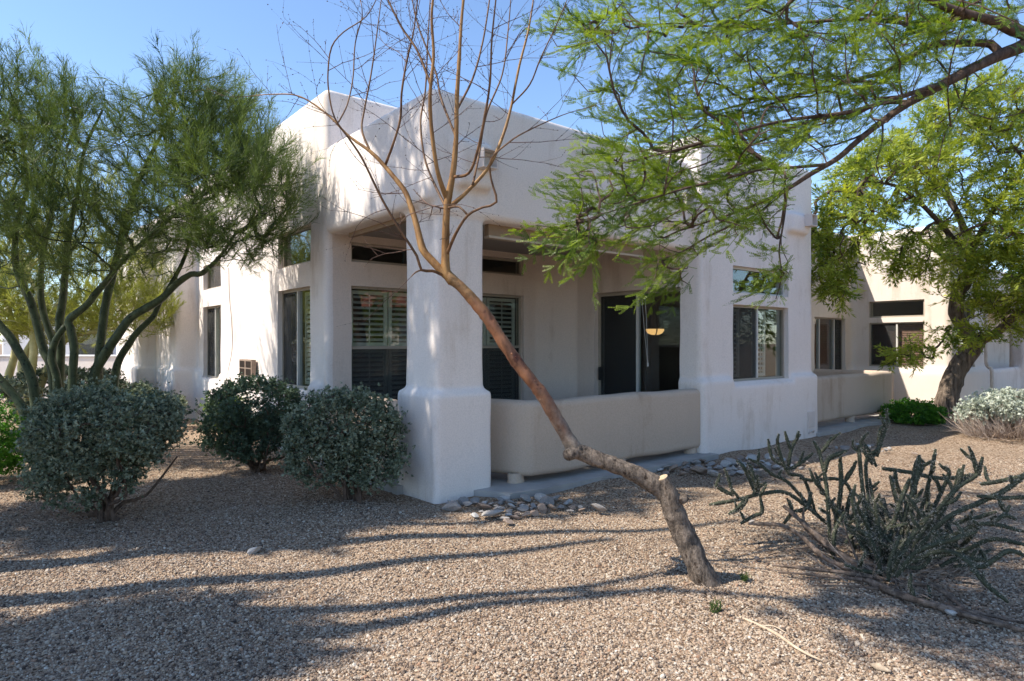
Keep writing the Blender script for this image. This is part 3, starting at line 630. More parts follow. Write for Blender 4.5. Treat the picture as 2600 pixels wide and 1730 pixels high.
window(nb, 'front', -.52, 13.35, 14.55, .98, 1.95, recess=.08); window(nb, 'front', -.52, 13.35, 14.55, 2.1, 2.5, name='transom_window', recess=.08)
mb = MB(); tube(mb, [(15.5, -.5, 3.4), (15.5, -.5, 1.1), (15.5, -.56, .95), (15.5, -.62, .85), (15.5, -.62, .0)], [.045] * 5, 8, .06); mb.build('downpipe', M['stucco2'], nb, smooth=True)
# ================================================================== far left: boundary wall, houses
def xyz(px, py, d): p = at(px, py, d); return (p[0], p[1], p[2])
bw = empty('boundary_wall', (-15.5, 17.6, 0)); tag(bw, 'low pale stucco boundary wall behind the palo verde trunks', 'wall')
bm = bmesh.new(); bbox_bm(bm, -11, 6.6, -.1, .1, -.2, 1.15, 0); me = bpy.data.meshes.new('wall_face'); bm.to_mesh(me); bm.free(); me.materials.append(M['stucco']); link('wall_face', me, bw)
bm = bmesh.new(); bbox_bm(bm, -11, 6.6, -.13, .13, 1.151, 1.21, .02, 2); me = bpy.data.meshes.new('wall_cap'); bm.to_mesh(me); bm.free(); me.materials.append(M['stucco3']); link('wall_cap', me, bw)
def far_house(loc, rz, parts, wins, label, name='far_house', m='stucco3'):
    h = empty(name, loc, rz); tag(h, label, 'house')
    for nm, (x0, x1, y0, y1, z0, z1) in parts:
        bm = bmesh.new(); bbox_bm(bm, x0, x1, y0, y1, z0, z1, .15, 3); me = bpy.data.meshes.new(nm); bm.to_mesh(me); bm.free()
        me.materials.append(M[m]); link(nm, me, h)
    for (x0, x1, z0, z1, yf) in wins:
        mb = MB(); mb.box(x0, x1, yf - .06, yf + .05, z0, z1); w = mb.build('window', M['dark_metal'], h)
        mb = MB(); mb.box(x0 + .06, x1 - .06, yf - .07, yf - .06, z0 + .06, z1 - .06); mb.build('pane', M['glass'], w)
    return h
far_house((-19.5, 32, 0), 0, [('wall', (-6, 7, 0, 8, -.2, 2.7)), ('parapet_block', (-1, 5.4, 1.5, 7, 2.5, 4.4))], [(-2.2, -.4, .6, 2.1, 0), (2.6, 5.6, .4, 2.2, 0)], 'white flat-roofed house far behind the boundary wall')

# ================================================================== vegetation machinery
def grow(skel, att, rng, step=0.16, curl=0.4, lift=0.0, wob=0.02, align=0.45):
    """connect attraction points to the nearest branch already grown; skel = list of (points, radii) limbs"""
    pos = []; par = []
    for P, r in skel:
        Q, _ = resample(P, r, 0.12); b = len(pos)
        for i, p in enumerate(Q): pos.append(p); par.append(b + i - 1 if i else -1)
    n0 = len(pos); A = np.zeros((n0 + len(att) * 40, 3)); A[:n0] = pos; par = list(par); n = n0
    dirs = np.zeros_like(A)
    for i in range(n0): dirs[i] = A[i] - A[par[i]] if par[i] >= 0 else (0, 0, .1)
    d0 = np.array([np.min(np.linalg.norm(A[:n0] - a, axis=1)) for a in att]); tips = []; tdir = []
    for a in np.asarray(att)[np.argsort(d0)]:
        dv = a - A[:n]; dist = np.linalg.norm(dv, axis=1)
        dn = dirs[:n] / np.maximum(np.linalg.norm(dirs[:n], axis=1, keepdims=True), 1e-9)
        al = np.einsum('ij,ij->i', dv, dn) / np.maximum(dist, 1e-9)
        j = int(np.argmin(dist * (0.9 + align - align * al))); L = dist[j]
        if L < 0.03: continue
        c = A[j] + dn[j] * curl * L + np.array((0, 0, lift * L)); k = min(38, max(2, int(L / step)))
        if n + k >= len(A): break
        prev = j
        for t in np.arange(1, k + 1) / k:
            p = A[j] * (1 - t) ** 2 + 2 * c * t * (1 - t) + a * t * t
            if t < 1: p = p + rng.normal(0, wob, 3)
            A[n] = p; par.append(prev); dirs[n] = p - A[prev]; prev = n; n += 1
        tips.append(n - 1); tdir.append(dirs[n - 1])
    A = A[:n]; par = np.array(par); cnt = np.zeros(n); cnt[tips] = 1
    for i in range(n - 1, n0 - 1, -1): cnt[par[i]] += cnt[i]
    return A, par, cnt, n0, np.array(tips), np.array(tdir), dirs[:n]
def branch_mesh(mb, A, par, cnt, n0, rt, ex=0.5, rmax=0.06, k=4):
    rad = np.minimum(rt * np.maximum(cnt, 1) ** ex, rmax); i = np.arange(n0, len(A)); p = par[i]
    frusta(mb, A[p], A[i], np.minimum(rad[p], rad[i] * 1.25), rad[i], k)
    return rad
def needle_unit(rng, n=26, sub=2, w=0.012, spread=0.42):
    """a spray of bare green twigs along +x, unit length"""
    V = []; F = []
    def nd(p, d, L, w_):
        d = d / np.linalg.norm(d); s = np.cross(d, rng.normal(0, 1, 3)); s /= np.linalg.norm(s); b = len(V)
        V.extend([p - s * w_, p + s * w_, p + d * L]); F.append((b, b + 1, b + 2))
    nd(np.zeros(3), np.array((1.0, 0, 0)), 1.0, w * 1.6)
    for i in range(n):
        x = rng.uniform(0.02, 0.92); p = np.array((x, 0, 0)); d = np.array((1, 0, 0)) + spread * rng.normal(0, 1, 3) * np.array((.3, 1, 1)); L = rng.uniform(.22, .5) * (1.1 - .5 * x)
        nd(p, d, L, w)
        for q in range(sub):
            t = rng.uniform(.2, .9); dd = d / np.linalg.norm(d) + rng.normal(0, .5, 3); nd(p + d / np.linalg.norm(d) * L * t, dd, L * rng.uniform(.3, .55), w * .8)
    return np.array(V), np.array(F)
def pinnate_unit(rng, leaves=6, pairs=9, pl=0.085, fine=True):
    """a mesquite twig along +x: alternate leaves, each a forward-swept fan of feathered pinnae"""
    V = []; F = []; Lt = 0.30
    def quad(a, b, c, d): k = len(V); V.extend([a, b, c, d]); F.append((k, k + 1, k + 2, k + 3))
    s = np.array((0, .0022, 0)); quad(-s, s, np.array((Lt, 0, 0)) + s * .6, np.array((Lt, 0, 0)) - s * .6)
    s = np.array((0, 0, .0022)); quad(-s, s, np.array((Lt, 0, 0)) + s * .6, np.array((Lt, 0, 0)) - s * .6)
    for i in range(leaves):
        x = Lt * (i + .9) / leaves; side = 1 if i % 2 else -1
        base = np.array((x, 0, 0)); pd = np.array((.8, side * rng.uniform(.3, .75), rng.uniform(-.35, .15))); pd /= np.linalg.norm(pd); pet = base + pd * .022
        npn = int(rng.integers(2, 5))
        for q in range(npn):
            sp = (q - (npn - 1) / 2) * rng.uniform(.22, .36); c, s_ = math.cos(sp), math.sin(sp)
            d = np.array((pd[0] * c - pd[1] * s_, pd[0] * s_ + pd[1] * c, pd[2] + rng.uniform(-.3, .1))); d /= np.linalg.norm(d)
            o = pet - pd * rng.uniform(0, .02); L = pl * rng.uniform(.7, 1.2)
            nrm = np.cross(d, np.array((rng.normal(0, .5), rng.normal(0, .5), 1.0))); nrm /= np.linalg.norm(nrm)
            up = np.cross(nrm, d)
            if fine:
                for t in range(pairs):
                    pp = o + d * L * (t + .5) / pairs; wl_ = .0088 * (1 - .5 * abs(t / pairs - .4)); tk = L / pairs * .62
                    for sg in (-1, 1):
                        tip = pp + nrm * sg * wl_ + d * wl_ * .6 + up * rng.normal(0, .0015)
                        mid = (pp + tip) / 2
                        quad(pp, mid - d * tk * .8, tip, mid + d * tk * .8)
            else:
                w_ = .0078; mid = o + d * L * .5; quad(o, mid + nrm * w_, o + d * L, mid - nrm * w_)
    return np.array(V), np.array(F)
def rosette_unit(rng, n=7, L=1.0, w=.26):
    V = []; F = []
    for i in range(n):
        a = i * 2.4 + rng.uniform(-.3, .3); el = rng.uniform(.15, 1.2)
        d = np.array((math.sin(el), math.cos(el) * math.cos(a), math.cos(el) * math.sin(a))); s = np.cross(d, (1, .1, .2)); s /= np.linalg.norm(s)
        l = L * rng.uniform(.7, 1.1); o = d * l * .08; b = len(V)
        up = np.cross(s, d) * l * .08
        V += [o, o + d * l * .55 + s * w * l + up, o + d * l, o + d * l * .55 - s * w * l + up]; F.append((b, b + 1, b + 2, b + 3))
    return np.array(V), np.array(F)
def ell_points(rng, n, c, r, shell=0.55, zmin=None):
    P = []
    while len(P) < n:
        d = rng.normal(0, 1, 3); d /= np.linalg.norm(d); q = shell + (1 - shell) * rng.random() ** .7
        p = np.array(c) + d * q * np.array(r)
        if zmin is None or p[2] > zmin: P.append(p)
    return np.array(P)

# ================================================================== the leaning bare tree
def bare_tree():
    rng = np.random.default_rng(21)
    D = 4.11; base = at(1788, 1484, D)
    t = empty('bare_tree', (base[0], base[1], 0)); tag(t, 'leaning bare tree with a bent reddish trunk and a sawn stub, before the porch', 'tree')
    sh = (base[0], base[1], 0)
    def L(pts): return [at(x, y, d) for x, y, d in pts]
    # lower trunk, weathered
    mb = MB(); P = [(1812, 1525, D), (1797, 1490, D), (1768, 1425, D), (1733, 1350, D), (1708, 1292, D), (1690, 1250, D), (1640, 1217, D), (1575, 1187, D), (1510, 1163, D), (1462, 1145, D)]
    tube(mb, L(P), [.115, .092, .076, .070, .070, .064, .056, .051, .049, .052], 20, .022, .075, rng)
    mb.build('lower_trunk', M['bark_grey'], t, True, shift=sh)
    mb = MB(); tube(mb, L([(1733, 1330, D), (1757, 1400, D - .03), (1800, 1480, D - .05), (1830, 1515, D - .03)]), [.02, .05, .055, .06], 10, .03, .06, rng); mb.build('root_flare', M['bark_grey'], t, True, shift=sh)
    mb = MB(); q = L([(1712, 1285, D - .02), (1700, 1250, D - .03), (1690, 1228, D - .03), (1683, 1213, D - .035)])
    tube(mb, q, [.055, .048, .041, .035], 12, .02, .04, rng, cap=False); st = mb.build('sawn_stub', M['bark_grey'], t, True, shift=sh)
    mb = MB(); e = np.array(q[-1]); n_ = e - np.array(q[-2]); n_ /= np.linalg.norm(n_)
    tube(mb, [e - n_ * .01, e + n_ * .004], [.0345, .033], 14, .1); mb.build('cut_face', M['cut_wood'], st, shift=sh)
    mb = MB(); tube(mb, L([(1705, 1270, D - .02), (1735, 1268, D - .04), (1746, 1262, D - .045)]), [.04, .032, .018], 10, .02, .06, rng); mb.build('knot', M['bark_grey'], t, True, shift=sh)
    mb = MB(); tube(mb, L([(1470, 1140, D), (1448, 1152, D - .03), (1440, 1158, D - .05)]), [.05, .044, .036], 12, .02, .05, rng); mb.build('pruning_scar', M['bark_grey'], t, True, shift=sh)
    # upper trunk, smooth red bark
    mb = MB(); tube(mb, L([(1468, 1150, D), (1447, 1122, D), (1425, 1085, D), (1380, 1008, D), (1300, 903, D), (1232, 800, D), (1178, 737, D), (1146, 708, D), (1135, 685, D)]), [.050, .049, .043, .042, .038, .039, .034, .034, .018], 18, .022, .075, rng)
    kp, kr = resample(L([(1425, 1085, D), (1380, 1008, D), (1300, 903, D), (1232, 800, D), (1178, 737, D)]), [.043, .041, .040, .038, .036], .03)
    for _ in range(26):
        i_ = int(rng.integers(len(kp))); n_ = rng.normal(0, 1, 3); n_[1] = -abs(n_[1]); n_ /= np.linalg.norm(n_); c_ = kp[i_] + n_ * kr[i_] * .9; l_ = rng.uniform(.006, .013)
        tube(mb, [c_ - n_ * .004, c_ + n_ * .004, c_ + n_ * .007], [l_, l_ * .8, l_ * .3], 7, .01)
    mb.build('upper_trunk', M['bark_red'], t, True, shift=sh)
    limbs = [
        ([(1148, 712, D), (1128, 695, D), (1090, 655, D + .02), (1073, 633, D + .03), (1062, 590, D + .05), (1050, 545, D + .08), (1030, 490, D + .12), (1002, 452, D + .15), (975, 420, D + .18), (940, 385, D + .2), (885, 345, D + .24), (830, 290, D + .3), (760, 245, D + .34), (690, 240, D + .4), (620, 246, D + .5)],
         [.030, .027, .025, .024, .021, .02, .018, .016, .0145, .013, .0095, .008, .006, .0045, .003]),
        ([(1150, 716, D), (1133, 690, D), (1131, 640, D), (1133, 560, D - .02), (1138, 505, D - .03), (1150, 440, D - .04), (1158, 350, D - .05), (1160, 250, D - .06), (1166, 150, D - .06), (1172, 50, D - .05), (1182, -60, D - .05), (1190, -200, D)],
         [.034, .029, .026, .024, .023, .0185, .016, .0145, .0125, .0105, .009, .006]),
        ([(1137, 512, D - .02), (1112, 440, D - .1), (1097, 340, D - .14), (1092, 240, D - .18), (1101, 140, D - .2), (1096, 40, D - .22), (1106, -60, D - .25), (1112, -180, D - .25)], [.018, .0145, .013, .012, .0105, .009, .0075, .005]),
        ([(1143, 525, D), (1188, 485, D + .1), (1240, 425, D + .15), (1275, 350, D + .2), (1298, 270, D + .24), (1318, 170, D + .28), (1343, 70, D + .3), (1360, -40, D + .35)], [.017, .0135, .0125, .0115, .0105, .009, .0075, .005]),
        ([(1134, 530, D), (1102, 465, D + .15), (1078, 400, D + .22), (1068, 310, D + .3), (1080, 230, D + .34), (1086, 110, D + .38), (1094, -30, D + .4)], [.011, .009, .008, .0075, .007, .006, .004]),
        ([(1149, 450, D - .03), (1190, 440, D - .16), (1212, 385, D - .22), (1230, 300, D - .28), (1244, 210, D - .32), (1249, 100, D - .36), (1262, -30, D - .4)], [.012, .010, .0095, .009, .008, .0065, .005]),
        ([(1133, 650, D), (1158, 592, D - .1), (1188, 547, D - .16), (1225, 527, D - .2), (1261, 513, D - .24), (1247, 455, D - .26), (1247, 405, D - .3), (1292, 362, D - .32), (1335, 335, D - .3), (1430, 292, D - .2), (1500, 272, D - .1)], [.013, .0105, .0095, .0085, .0085, .007, .0065, .006, .005, .0035, .002]),
        ([(1188, 547, D - .16), (1165, 525, D - .12), (1140, 528, D - .05)], [.008, .008, .01]),
        ([(1126, 700, D), (1098, 688, D - .1), (1070, 686, D - .16), (1058, 650, D - .18), (1010, 575, D - .22), (972, 510, D - .24), (945, 455, D - .26), (918, 400, D - .28), (888, 355, D - .3), (850, 300, D - .33), (835, 235, D - .35), (833, 180, D - .36), (842, 120, D - .38), (872, 82, D - .4), (930, 42, D - .42), (965, -20, D - .45)],
         [.011, .010, .0095, .0095, .009, .0085, .008, .0075, .007, .0062, .0055, .0055, .005, .0045, .004, .003]),
        ([(1070, 686, D - .16), (1055, 692, D - .2), (1043, 704, D - .22)], [.007, .006, .003]),
        ([(978, 420, D + .18), (996, 372, D + .1), (1016, 305, D + .06), (1020, 235, D + .02), (1032, 160, D), (1050, 80, D - .02), (1060, 0, D - .04), (1072, -90, D - .05)], [.010, .009, .0085, .008, .007, .006, .005, .003]),
        ([(940, 385, D + .2), (919, 330, D + .25), (926, 275, D + .3), (942, 190, D + .34), (955, 100, D + .36), (968, 0, D + .4)], [.009, .008, .0075, .0065, .0055, .004]),
        ([(1095, 220, D - .18), (1060, 130, D - .1), (1020, 70, D - .05), (985, 0, D), (960, -60, D)], [.0095, .0085, .008, .007, .005]),
        ([(1300, 265, D + .24), (1345, 215, D + .15), (1372, 150, D + .1), (1410, 70, D + .06), (1440, 0, D)], [.007, .0062, .0055, .005, .003]),
        ([(860, 310, D - .32), (882, 265, D - .2), (896, 200, D - .15), (902, 110, D - .1), (920, 40, D - .1), (915, 0, D - .1)], [.0055, .0052, .005, .0045, .004, .003]),
        ([(1160, 280, D - .05), (1200, 200, D + .1), (1225, 110, D + .2), (1240, 20, D + .25), (1250, -60, D + .3)], [.009, .008, .007, .006, .004]),
        ([(1158, 350, D - .05), (1120, 250, D + .1), (1105, 180, D + .2), (1060, 60, D + .3), (1040, -40, D + .3)], [.009, .008, .0075, .0065, .004]),
        ([(1200, 470, D + .1), (1215, 400, D + .25), (1235, 290, D + .35), (1275, 190, D + .4), (1290, 80, D + .45), (1300, -40, D + .5)], [.009, .008, .0075, .0065, .0055, .004]),
    ]
    sk = []
    for pts, r in limbs:
        Q = [at(*p) for p in pts]; r = [x if x > .018 else x * (.78 + .22 * x / .018) for x in r]; sk.append((Q, r))
        mb = MB(); tube(mb, Q, r, 8, .035, .06, rng); mb.build('limb', M['bark_gold'] if r[0] > .0165 else M['limb_dark'], t, True, shift=sh)
    # thin bare twigs with buds: they leave every limb at a forward angle
    mb = MB(); p0 = []; p1 = []; r0 = []; r1 = []; buds = []
    def twig(p, d, L, r, lev):
        n = max(3, int(L / .045)); bend = rng.normal(0, .09, 3) + np.array((0, 0, .035))
        for i in range(n):
            d = d + bend * .5 + rng.normal(0, .07, 3); d /= np.linalg.norm(d)
            q = p + d * L / n; ra = r * (1 - .6 * i / n); rb = r * (1 - .6 * (i + 1) / n)
            p0.append(p); p1.append(q); r0.append(ra); r1.append(rb); p = q
            if rng.random() < .8: buds.append(p)
            if lev < 2 and rng.random() < (.30 if lev == 0 else .14):
                s = np.cross(d, rng.normal(0, 1, 3)); s /= np.linalg.norm(s)
                twig(p, d * .8 + s * rng.uniform(.4, .9), L * rng.uniform(.25, .5), rb * .75, lev + 1)
    for Q, r in sk:
        P, rr = resample(Q, r, .05)
        for i in range(4, len(P) - 1):
            if P[i][2] > 2.05 and rng.random() < (.36 if rr[i] < .011 else .16):
                T = P[i + 1] - P[i]; T /= np.linalg.norm(T); s = np.cross(T, rng.normal(0, 1, 3)); s /= np.linalg.norm(s)
                twig(P[i], T * rng.uniform(.3, .9) + s * rng.uniform(.5, 1), rng.uniform(.18, .75), min(rr[i] * .5, rng.uniform(.0018, .0031)), 0)
        T = P[-1] - P[-2]; T /= np.linalg.norm(T); twig(P[-1], T, .45, rr[-1] * .8, 0)
    frusta(mb, np.array(p0), np.array(p1), np.array(r0), np.array(r1), 4)
    buds = np.array(buds); uv = np.array([(0, .4, 0), (0, -.2, .35), (0, -.2, -.35), (1, 0, 0)]); uf = [(0, 1, 3), (1, 2, 3), (2, 0, 3)]
    scatter(mb, uv, uf, buds, rng.normal(0, 1, buds.shape), rng.uniform(.006, .011, len(buds)), rng)
    tag(mb.build('twigs', M['twig'], t, shift=sh), kind='stuff')
bare_tree()

# ================================================================== palo verde trees
def palo_verde(name, label, stems, lobes, seed, spray=(.3, .5), leaf='pv_leaf', bk='pv_bark', ntip=900, rt=.0032, w=.0052, n_need=36, base=None, group=None, up=.95, sub=2, extra_roll=0, per_node=0.0):
    rng = np.random.default_rng(seed)
    b = np.array(base if base is not None else stems[0][0][0]); t = empty(name, (b[0], b[1], 0)); tag(t, label, 'tree', group); sh = (b[0], b[1], 0)
    for P, r in stems:
        mb = MB(); tube(mb, P, r, 9, .07, .05, rng); mb.build('trunk', M[bk], t, True, shift=sh)
    tot = sum(l[2] for l in lobes)
    att = np.concatenate([ell_points(rng, int(ntip * l[2] / tot), l[0], l[1], .45) for l in lobes])
    A, par, cnt, n0, tips, td, dirs = grow(stems, att, rng, .17, .35, .04, .012)
    mb = MB(); branch_mesh(mb, A, par, cnt, n0, rt, .5, .035, 5); mb.build('limbs', M[bk], t, shift=sh)
    mb = MB()
    P = A[tips]; Dn = td / np.linalg.norm(td, axis=1, keepdims=True) + np.array((0, 0, up)) + rng.normal(0, .3, td.shape)
    # sprays along the last metre of every branch as well
    extra = np.array([i for i in range(n0, len(A)) if cnt[i] <= 3 and rng.random() < per_node], int)
    if len(extra): P = np.concatenate([P, A[extra]]); Dn = np.concatenate([Dn, dirs[extra] / np.linalg.norm(dirs[extra], axis=1, keepdims=True) + np.array((0, 0, up)) + rng.normal(0, .5, (len(extra), 3))])
    tz = np.clip(.5 + .25 * rng.normal(0, 1, len(P)), 0, 1)
    for g in range(3):
        uv, uf = needle_unit(rng, n_need, sub, w); s = slice(g, None, 3)
        scatter(mb, uv, uf, P[s] - Dn[s] * .08, Dn[s], rng.uniform(*spray, len(P[s])), rng, tint=tz[s])
    tag(mb.build('crown', M[leaf], t, shift=sh), kind='stuff')
    return t
D1 = 8.5
def Lp(pts, d=D1): return [at(p[0], p[1], d + (p[2] if len(p) > 2 else 0)) for p in pts]
stems1 = [
    (Lp([(215, 1175), (235, 1050), (240, 955), (270, 894), (301, 848), (332, 807), (383, 776), (413, 756), (446, 723), (485, 697, -.1), (513, 694, -.2), (560, 650, -.4), (600, 590, -.6)]), [.08, .07, .065, .060, .056, .054, .050, .046, .042, .038, .036, .022, .016]),
    (Lp([(260, 1160, .2), (285, 1020, .2), (298, 925, .2), (330, 870, .2), (345, 848, .2), (378, 815, .2), (392, 800, .2), (405, 770, .2), (432, 725, .2), (470, 650, .3), (500, 540, .3), (540, 420, .2)]), [.065, .055, .048, .044, .042, .038, .036, .033, .029, .024, .018, .012]),
    (Lp([(225, 1170, .3), (245, 1000, .3), (254, 890, .3), (262, 820, .3), (270, 764, .3), (283, 715, .3), (295, 660, .3), (318, 560, .2), (352, 460, .1), (400, 360, 0), (445, 280, 0)]), [.07, .062, .058, .054, .052, .05, .045, .038, .03, .022, .014]),
    (Lp([(180, 1165, -.1), (183, 1040, -.1), (185, 945, -.1), (188, 880, -.1), (178, 830, -.1), (176, 812, -.1), (219, 776, -.1), (245, 743, -.1), (270, 715, -.1), (305, 670, -.2), (370, 610, -.3), (450, 540, -.5), (540, 480, -.6)]), [.06, .056, .052, .050, .048, .046, .046, .042, .038, .033, .028, .022, .014]),
    (Lp([(160, 1170), (148, 1020), (143, 955), (131, 915), (136, 879), (150, 850), (166, 828)]), [.06, .055, .05, .048, .044, .04, .036]),
    (Lp([(165, 1172, .4), (152, 1020, .4), (152, 950, .4), (154, 879, .4), (151, 815, .4), (159, 764, .4), (165, 700, .4), (175, 600, .4), (196, 490, .3), (215, 380, .2), (260, 280, .2)]), [.07, .064, .06, .056, .053, .05, .046, .038, .03, .022, .014]),
    (Lp([(150, 1172, .1), (138, 1000, .1), (131, 930, .1), (112, 891, .1), (98, 840, .1), (77, 764, .1), (52, 713, .1), (38, 650, .1), (45, 560, 0), (70, 470, -.1), (60, 380, -.2)]), [.07, .064, .06, .056, .054, .05, .046, .04, .032, .024, .016]),
    (Lp([(150, 1170, .6), (146, 960, .6), (138, 880, .6), (122, 833, .6), (108, 784, .6), (103, 725, .6), (110, 640, .6), (130, 540, .5), (135, 430, .5), (165, 330, .4)]), [.06, .056, .05, .046, .044, .04, .034, .026, .02, .013]),
    (Lp([(95, 1150, -.5), (88, 1000, -.5), (70, 935, -.5), (51, 900, -.5), (25, 856, -.5), (-5, 820, -.5), (-60, 740, -.5), (-90, 620, -.5), (-40, 480, -.6)]), [.06, .058, .055, .052, .05, .047, .04, .03, .02]),
    (Lp([(70, 1170, -.8), (65, 1060, -.8), (36, 1005, -.8), (0, 965, -.8), (-50, 900, -.8), (-130, 800, -.8), (-200, 640, -.8)]), [.06, .056, .05, .048, .042, .036, .026]),
]
lobes1 = [(tuple(at(120, 480, 8.3)), (1.5, 1.3, 1.35), 1.3), (tuple(at(-120, 520, 8.2)), (1.3, 1.2, 1.4), 1.0), (tuple(at(330, 480, 8.4)), (1.25, 1.2, 1.25), 1.2), (tuple(at(520, 380, 8.3)), (.75, .8, .85), .8),
          (tuple(at(560, 510, 8.0)), (1.05, .9, .8), 1.1), (tuple(at(670, 480, 7.8)), (.5, .5, .6), .4), (tuple(at(300, 600, 8.3)), (1.3, 1.1, .6), .55), (tuple(at(40, 310, 8.3)), (.7, .9, .6), .4), (tuple(at(600, 620, 8.0)), (.55, .6, .25), .3), (tuple(at(500, 290, 8.3)), (.6, .6, .5), .5), (tuple(at(95, 270, 8.3)), (.55, .6, .5), .35), (tuple(at(590, 400, 8.1)), (.5, .6, .6), .45), (tuple(at(-60, 420, 8.2)), (.9, 1, .9), .7)]
palo_verde('palo_verde_tree', 'green-barked multi-stemmed palo verde tree with wispy crown behind the sage bushes', stems1, lobes1, 31, spray=(.38, .7), ntip=1650, per_node=.14)
# a sunlit palo verde farther back on the left
d2 = 13.0
stems2 = [(Lp([(60, 1085), (75, 1000), (55, 930), (90, 860), (130, 800), (170, 740)], d2), [.1, .085, .08, .07, .055, .04]), (Lp([(70, 1085, .3), (110, 960, .3), (150, 880, .3), (200, 850, .3), (260, 840, .3), (330, 825, .3)], d2), [.09, .075, .06, .05, .04, .03]),
          (Lp([(50, 1085, .4), (20, 980, .4), (40, 880, .4), (20, 780, .4), (0, 700, .4)], d2), [.09, .08, .07, .055, .04]), (Lp([(60, 1085, -.3), (85, 900, -.3), (80, 800, -.3), (110, 720, -.3)], d2), [.08, .07, .055, .04])]
lobes2 = [(tuple(at(180, 720, d2)), (1.9, 1.4, 1.1), 1.2), (tuple(at(-40, 700, d2)), (1.6, 1.4, 1.3), 1), (tuple(at(320, 790, d2 - .3)), (.9, .9, .6), .6), (tuple(at(60, 520, d2)), (2.2, 1.5, 1.2), 1), (tuple(at(-20, 800, d2)), (1.6, 1.2, .6), .9), (tuple(at(150, 830, d2 + .5)), (1.2, .9, .45), .6)]
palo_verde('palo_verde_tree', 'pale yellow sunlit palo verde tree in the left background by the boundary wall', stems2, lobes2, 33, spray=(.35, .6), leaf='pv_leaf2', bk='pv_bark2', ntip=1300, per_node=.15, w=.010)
# trees left of the frame: they shade the yard, the porch pier and the fascia
def straight(x, y, lean, h, r, bend=0.1, seed=0):
    rg = np.random.default_rng(seed); n = 7
    return [(np.array((x, y, 0)) + np.array((lean[0], lean[1], 0)) * (i / (n - 1)) ** 1.2 + np.array((0, 0, h * i / (n - 1))) + rg.normal(0, bend, 3) * (0 if i == 0 else 1)) for i in range(n)], list(np.linspace(r, r * .28, n))
stems3 = [straight(-5.2, 3.1, (-.6, .2), 8.2, .15, .07, 1), straight(-5.0, 2.5, (-.2, -.1), 7.6, .14, .07, 2), straight(-5.5, 3.4, (-1.0, 1.3), 7.0, .12, .08, 3), straight(-5.4, 2.7, (-1.4, -.8), 6.2, .11, .08, 4), straight(-5.6, 3.9, (-.3, .2), 8.0, .12, .06, 5), straight(-6.0, 4.6, (.4, .1), 7.4, .12, .06, 6), straight(-4.6, 2.9, (-.3, -.2), 7.8, .11, .05, 7), straight(-5.0, 4.2, (.2, -.5), 8.4, .13, .06, 8)]
lobes3 = [((-7.2, 4.9, 5.6), (1.9, 1.3, .9), 3.6), ((-5.6, 5.2, 7.2), (1.2, 1.0, .8), .7), ((-4.4, 5.9, 8.2), (.8, .7, .5), .35), ((-5.4, 2.35, 4.0), (.75, .45, .5), .9),
          ((-2.6, 2.3, 6.4), (1.1, .7, .5), .35), ((-1.2, 1.4, 6.2), (.9, .6, .5), .25)]
palo_verde('palo_verde_tree', 'tall palo verde tree just left of the picture whose limbs shade the gravel', stems3, lobes3, 35, spray=(.45, .75), ntip=2200, per_node=.12, base=(-5.2, 2.9, 0), w=.016)

# ================================================================== mesquite trees
def mesquite(name, label, limbs, att, seed, leaf, bk, fine, ntw, base, trunk_mat=None, scale=(.8, 1.25), rt=.0026, droop=-.25, per_node=.25, leaves=6, lift=0, group=None, rmax=.03, align=1.1, flow=None):
    rng = np.random.default_rng(seed); t = empty(name, (base[0], base[1], 0)); tag(t, label, 'tree', group); sh = (base[0], base[1], 0)
    for i, (P, r) in enumerate(limbs):
        mb = MB(); tube(mb, P, r, 10 if r[0] > .08 else 8, .06, .06, rng); mb.build('trunk' if r[0] > .085 else 'limb', M[trunk_mat or bk] if r[0] > .085 else M[bk], t, True, shift=sh)
    A, par, cnt, n0, tips, td, dirs = grow(limbs, att, rng, .13, .45, lift, .010, align)
    mb = MB(); branch_mesh(mb, A, par, cnt, n0, rt, .5, rmax, 5); mb.build('branches', M[bk], t, shift=sh)
    P = A[tips]; Dn = td.copy()
    ex = np.array([i for i in range(n0, len(A)) if cnt[i] <= 4 and rng.random() < per_node], int)
    if len(ex):
        P = np.concatenate([P, A[ex]]); e = dirs[ex]; s = np.cross(e, rng.normal(0, 1, e.shape)); s /= np.linalg.norm(s, axis=1, keepdims=True)
        Dn = np.concatenate([Dn, e / np.linalg.norm(e, axis=1, keepdims=True) + s * .8])
    Dn = Dn / np.linalg.norm(Dn, axis=1, keepdims=True) + np.array((0, 0, droop)) + rng.normal(0, .18, Dn.shape)
    if flow is not None: Dn = Dn * .55 + np.array(flow)
    mb = MB(); tz = np.clip(.5 + .28 * rng.normal(0, 1, len(P)), 0, 1)
    for g in range(4):
        uv, uf = pinnate_unit(rng, leaves, 7, .085 if fine else .10, fine); s = slice(g, None, 4)
        scatter(mb, uv, uf, P[s] - Dn[s] * .1, Dn[s], rng.uniform(*scale, len(P[s])), rng, roll=rng.normal(np.pi / 2 * 0, .7, len(P[s])), tint=tz[s])
    tag(mb.build('crown', M[leaf], t, shift=sh), kind='stuff')
    return t
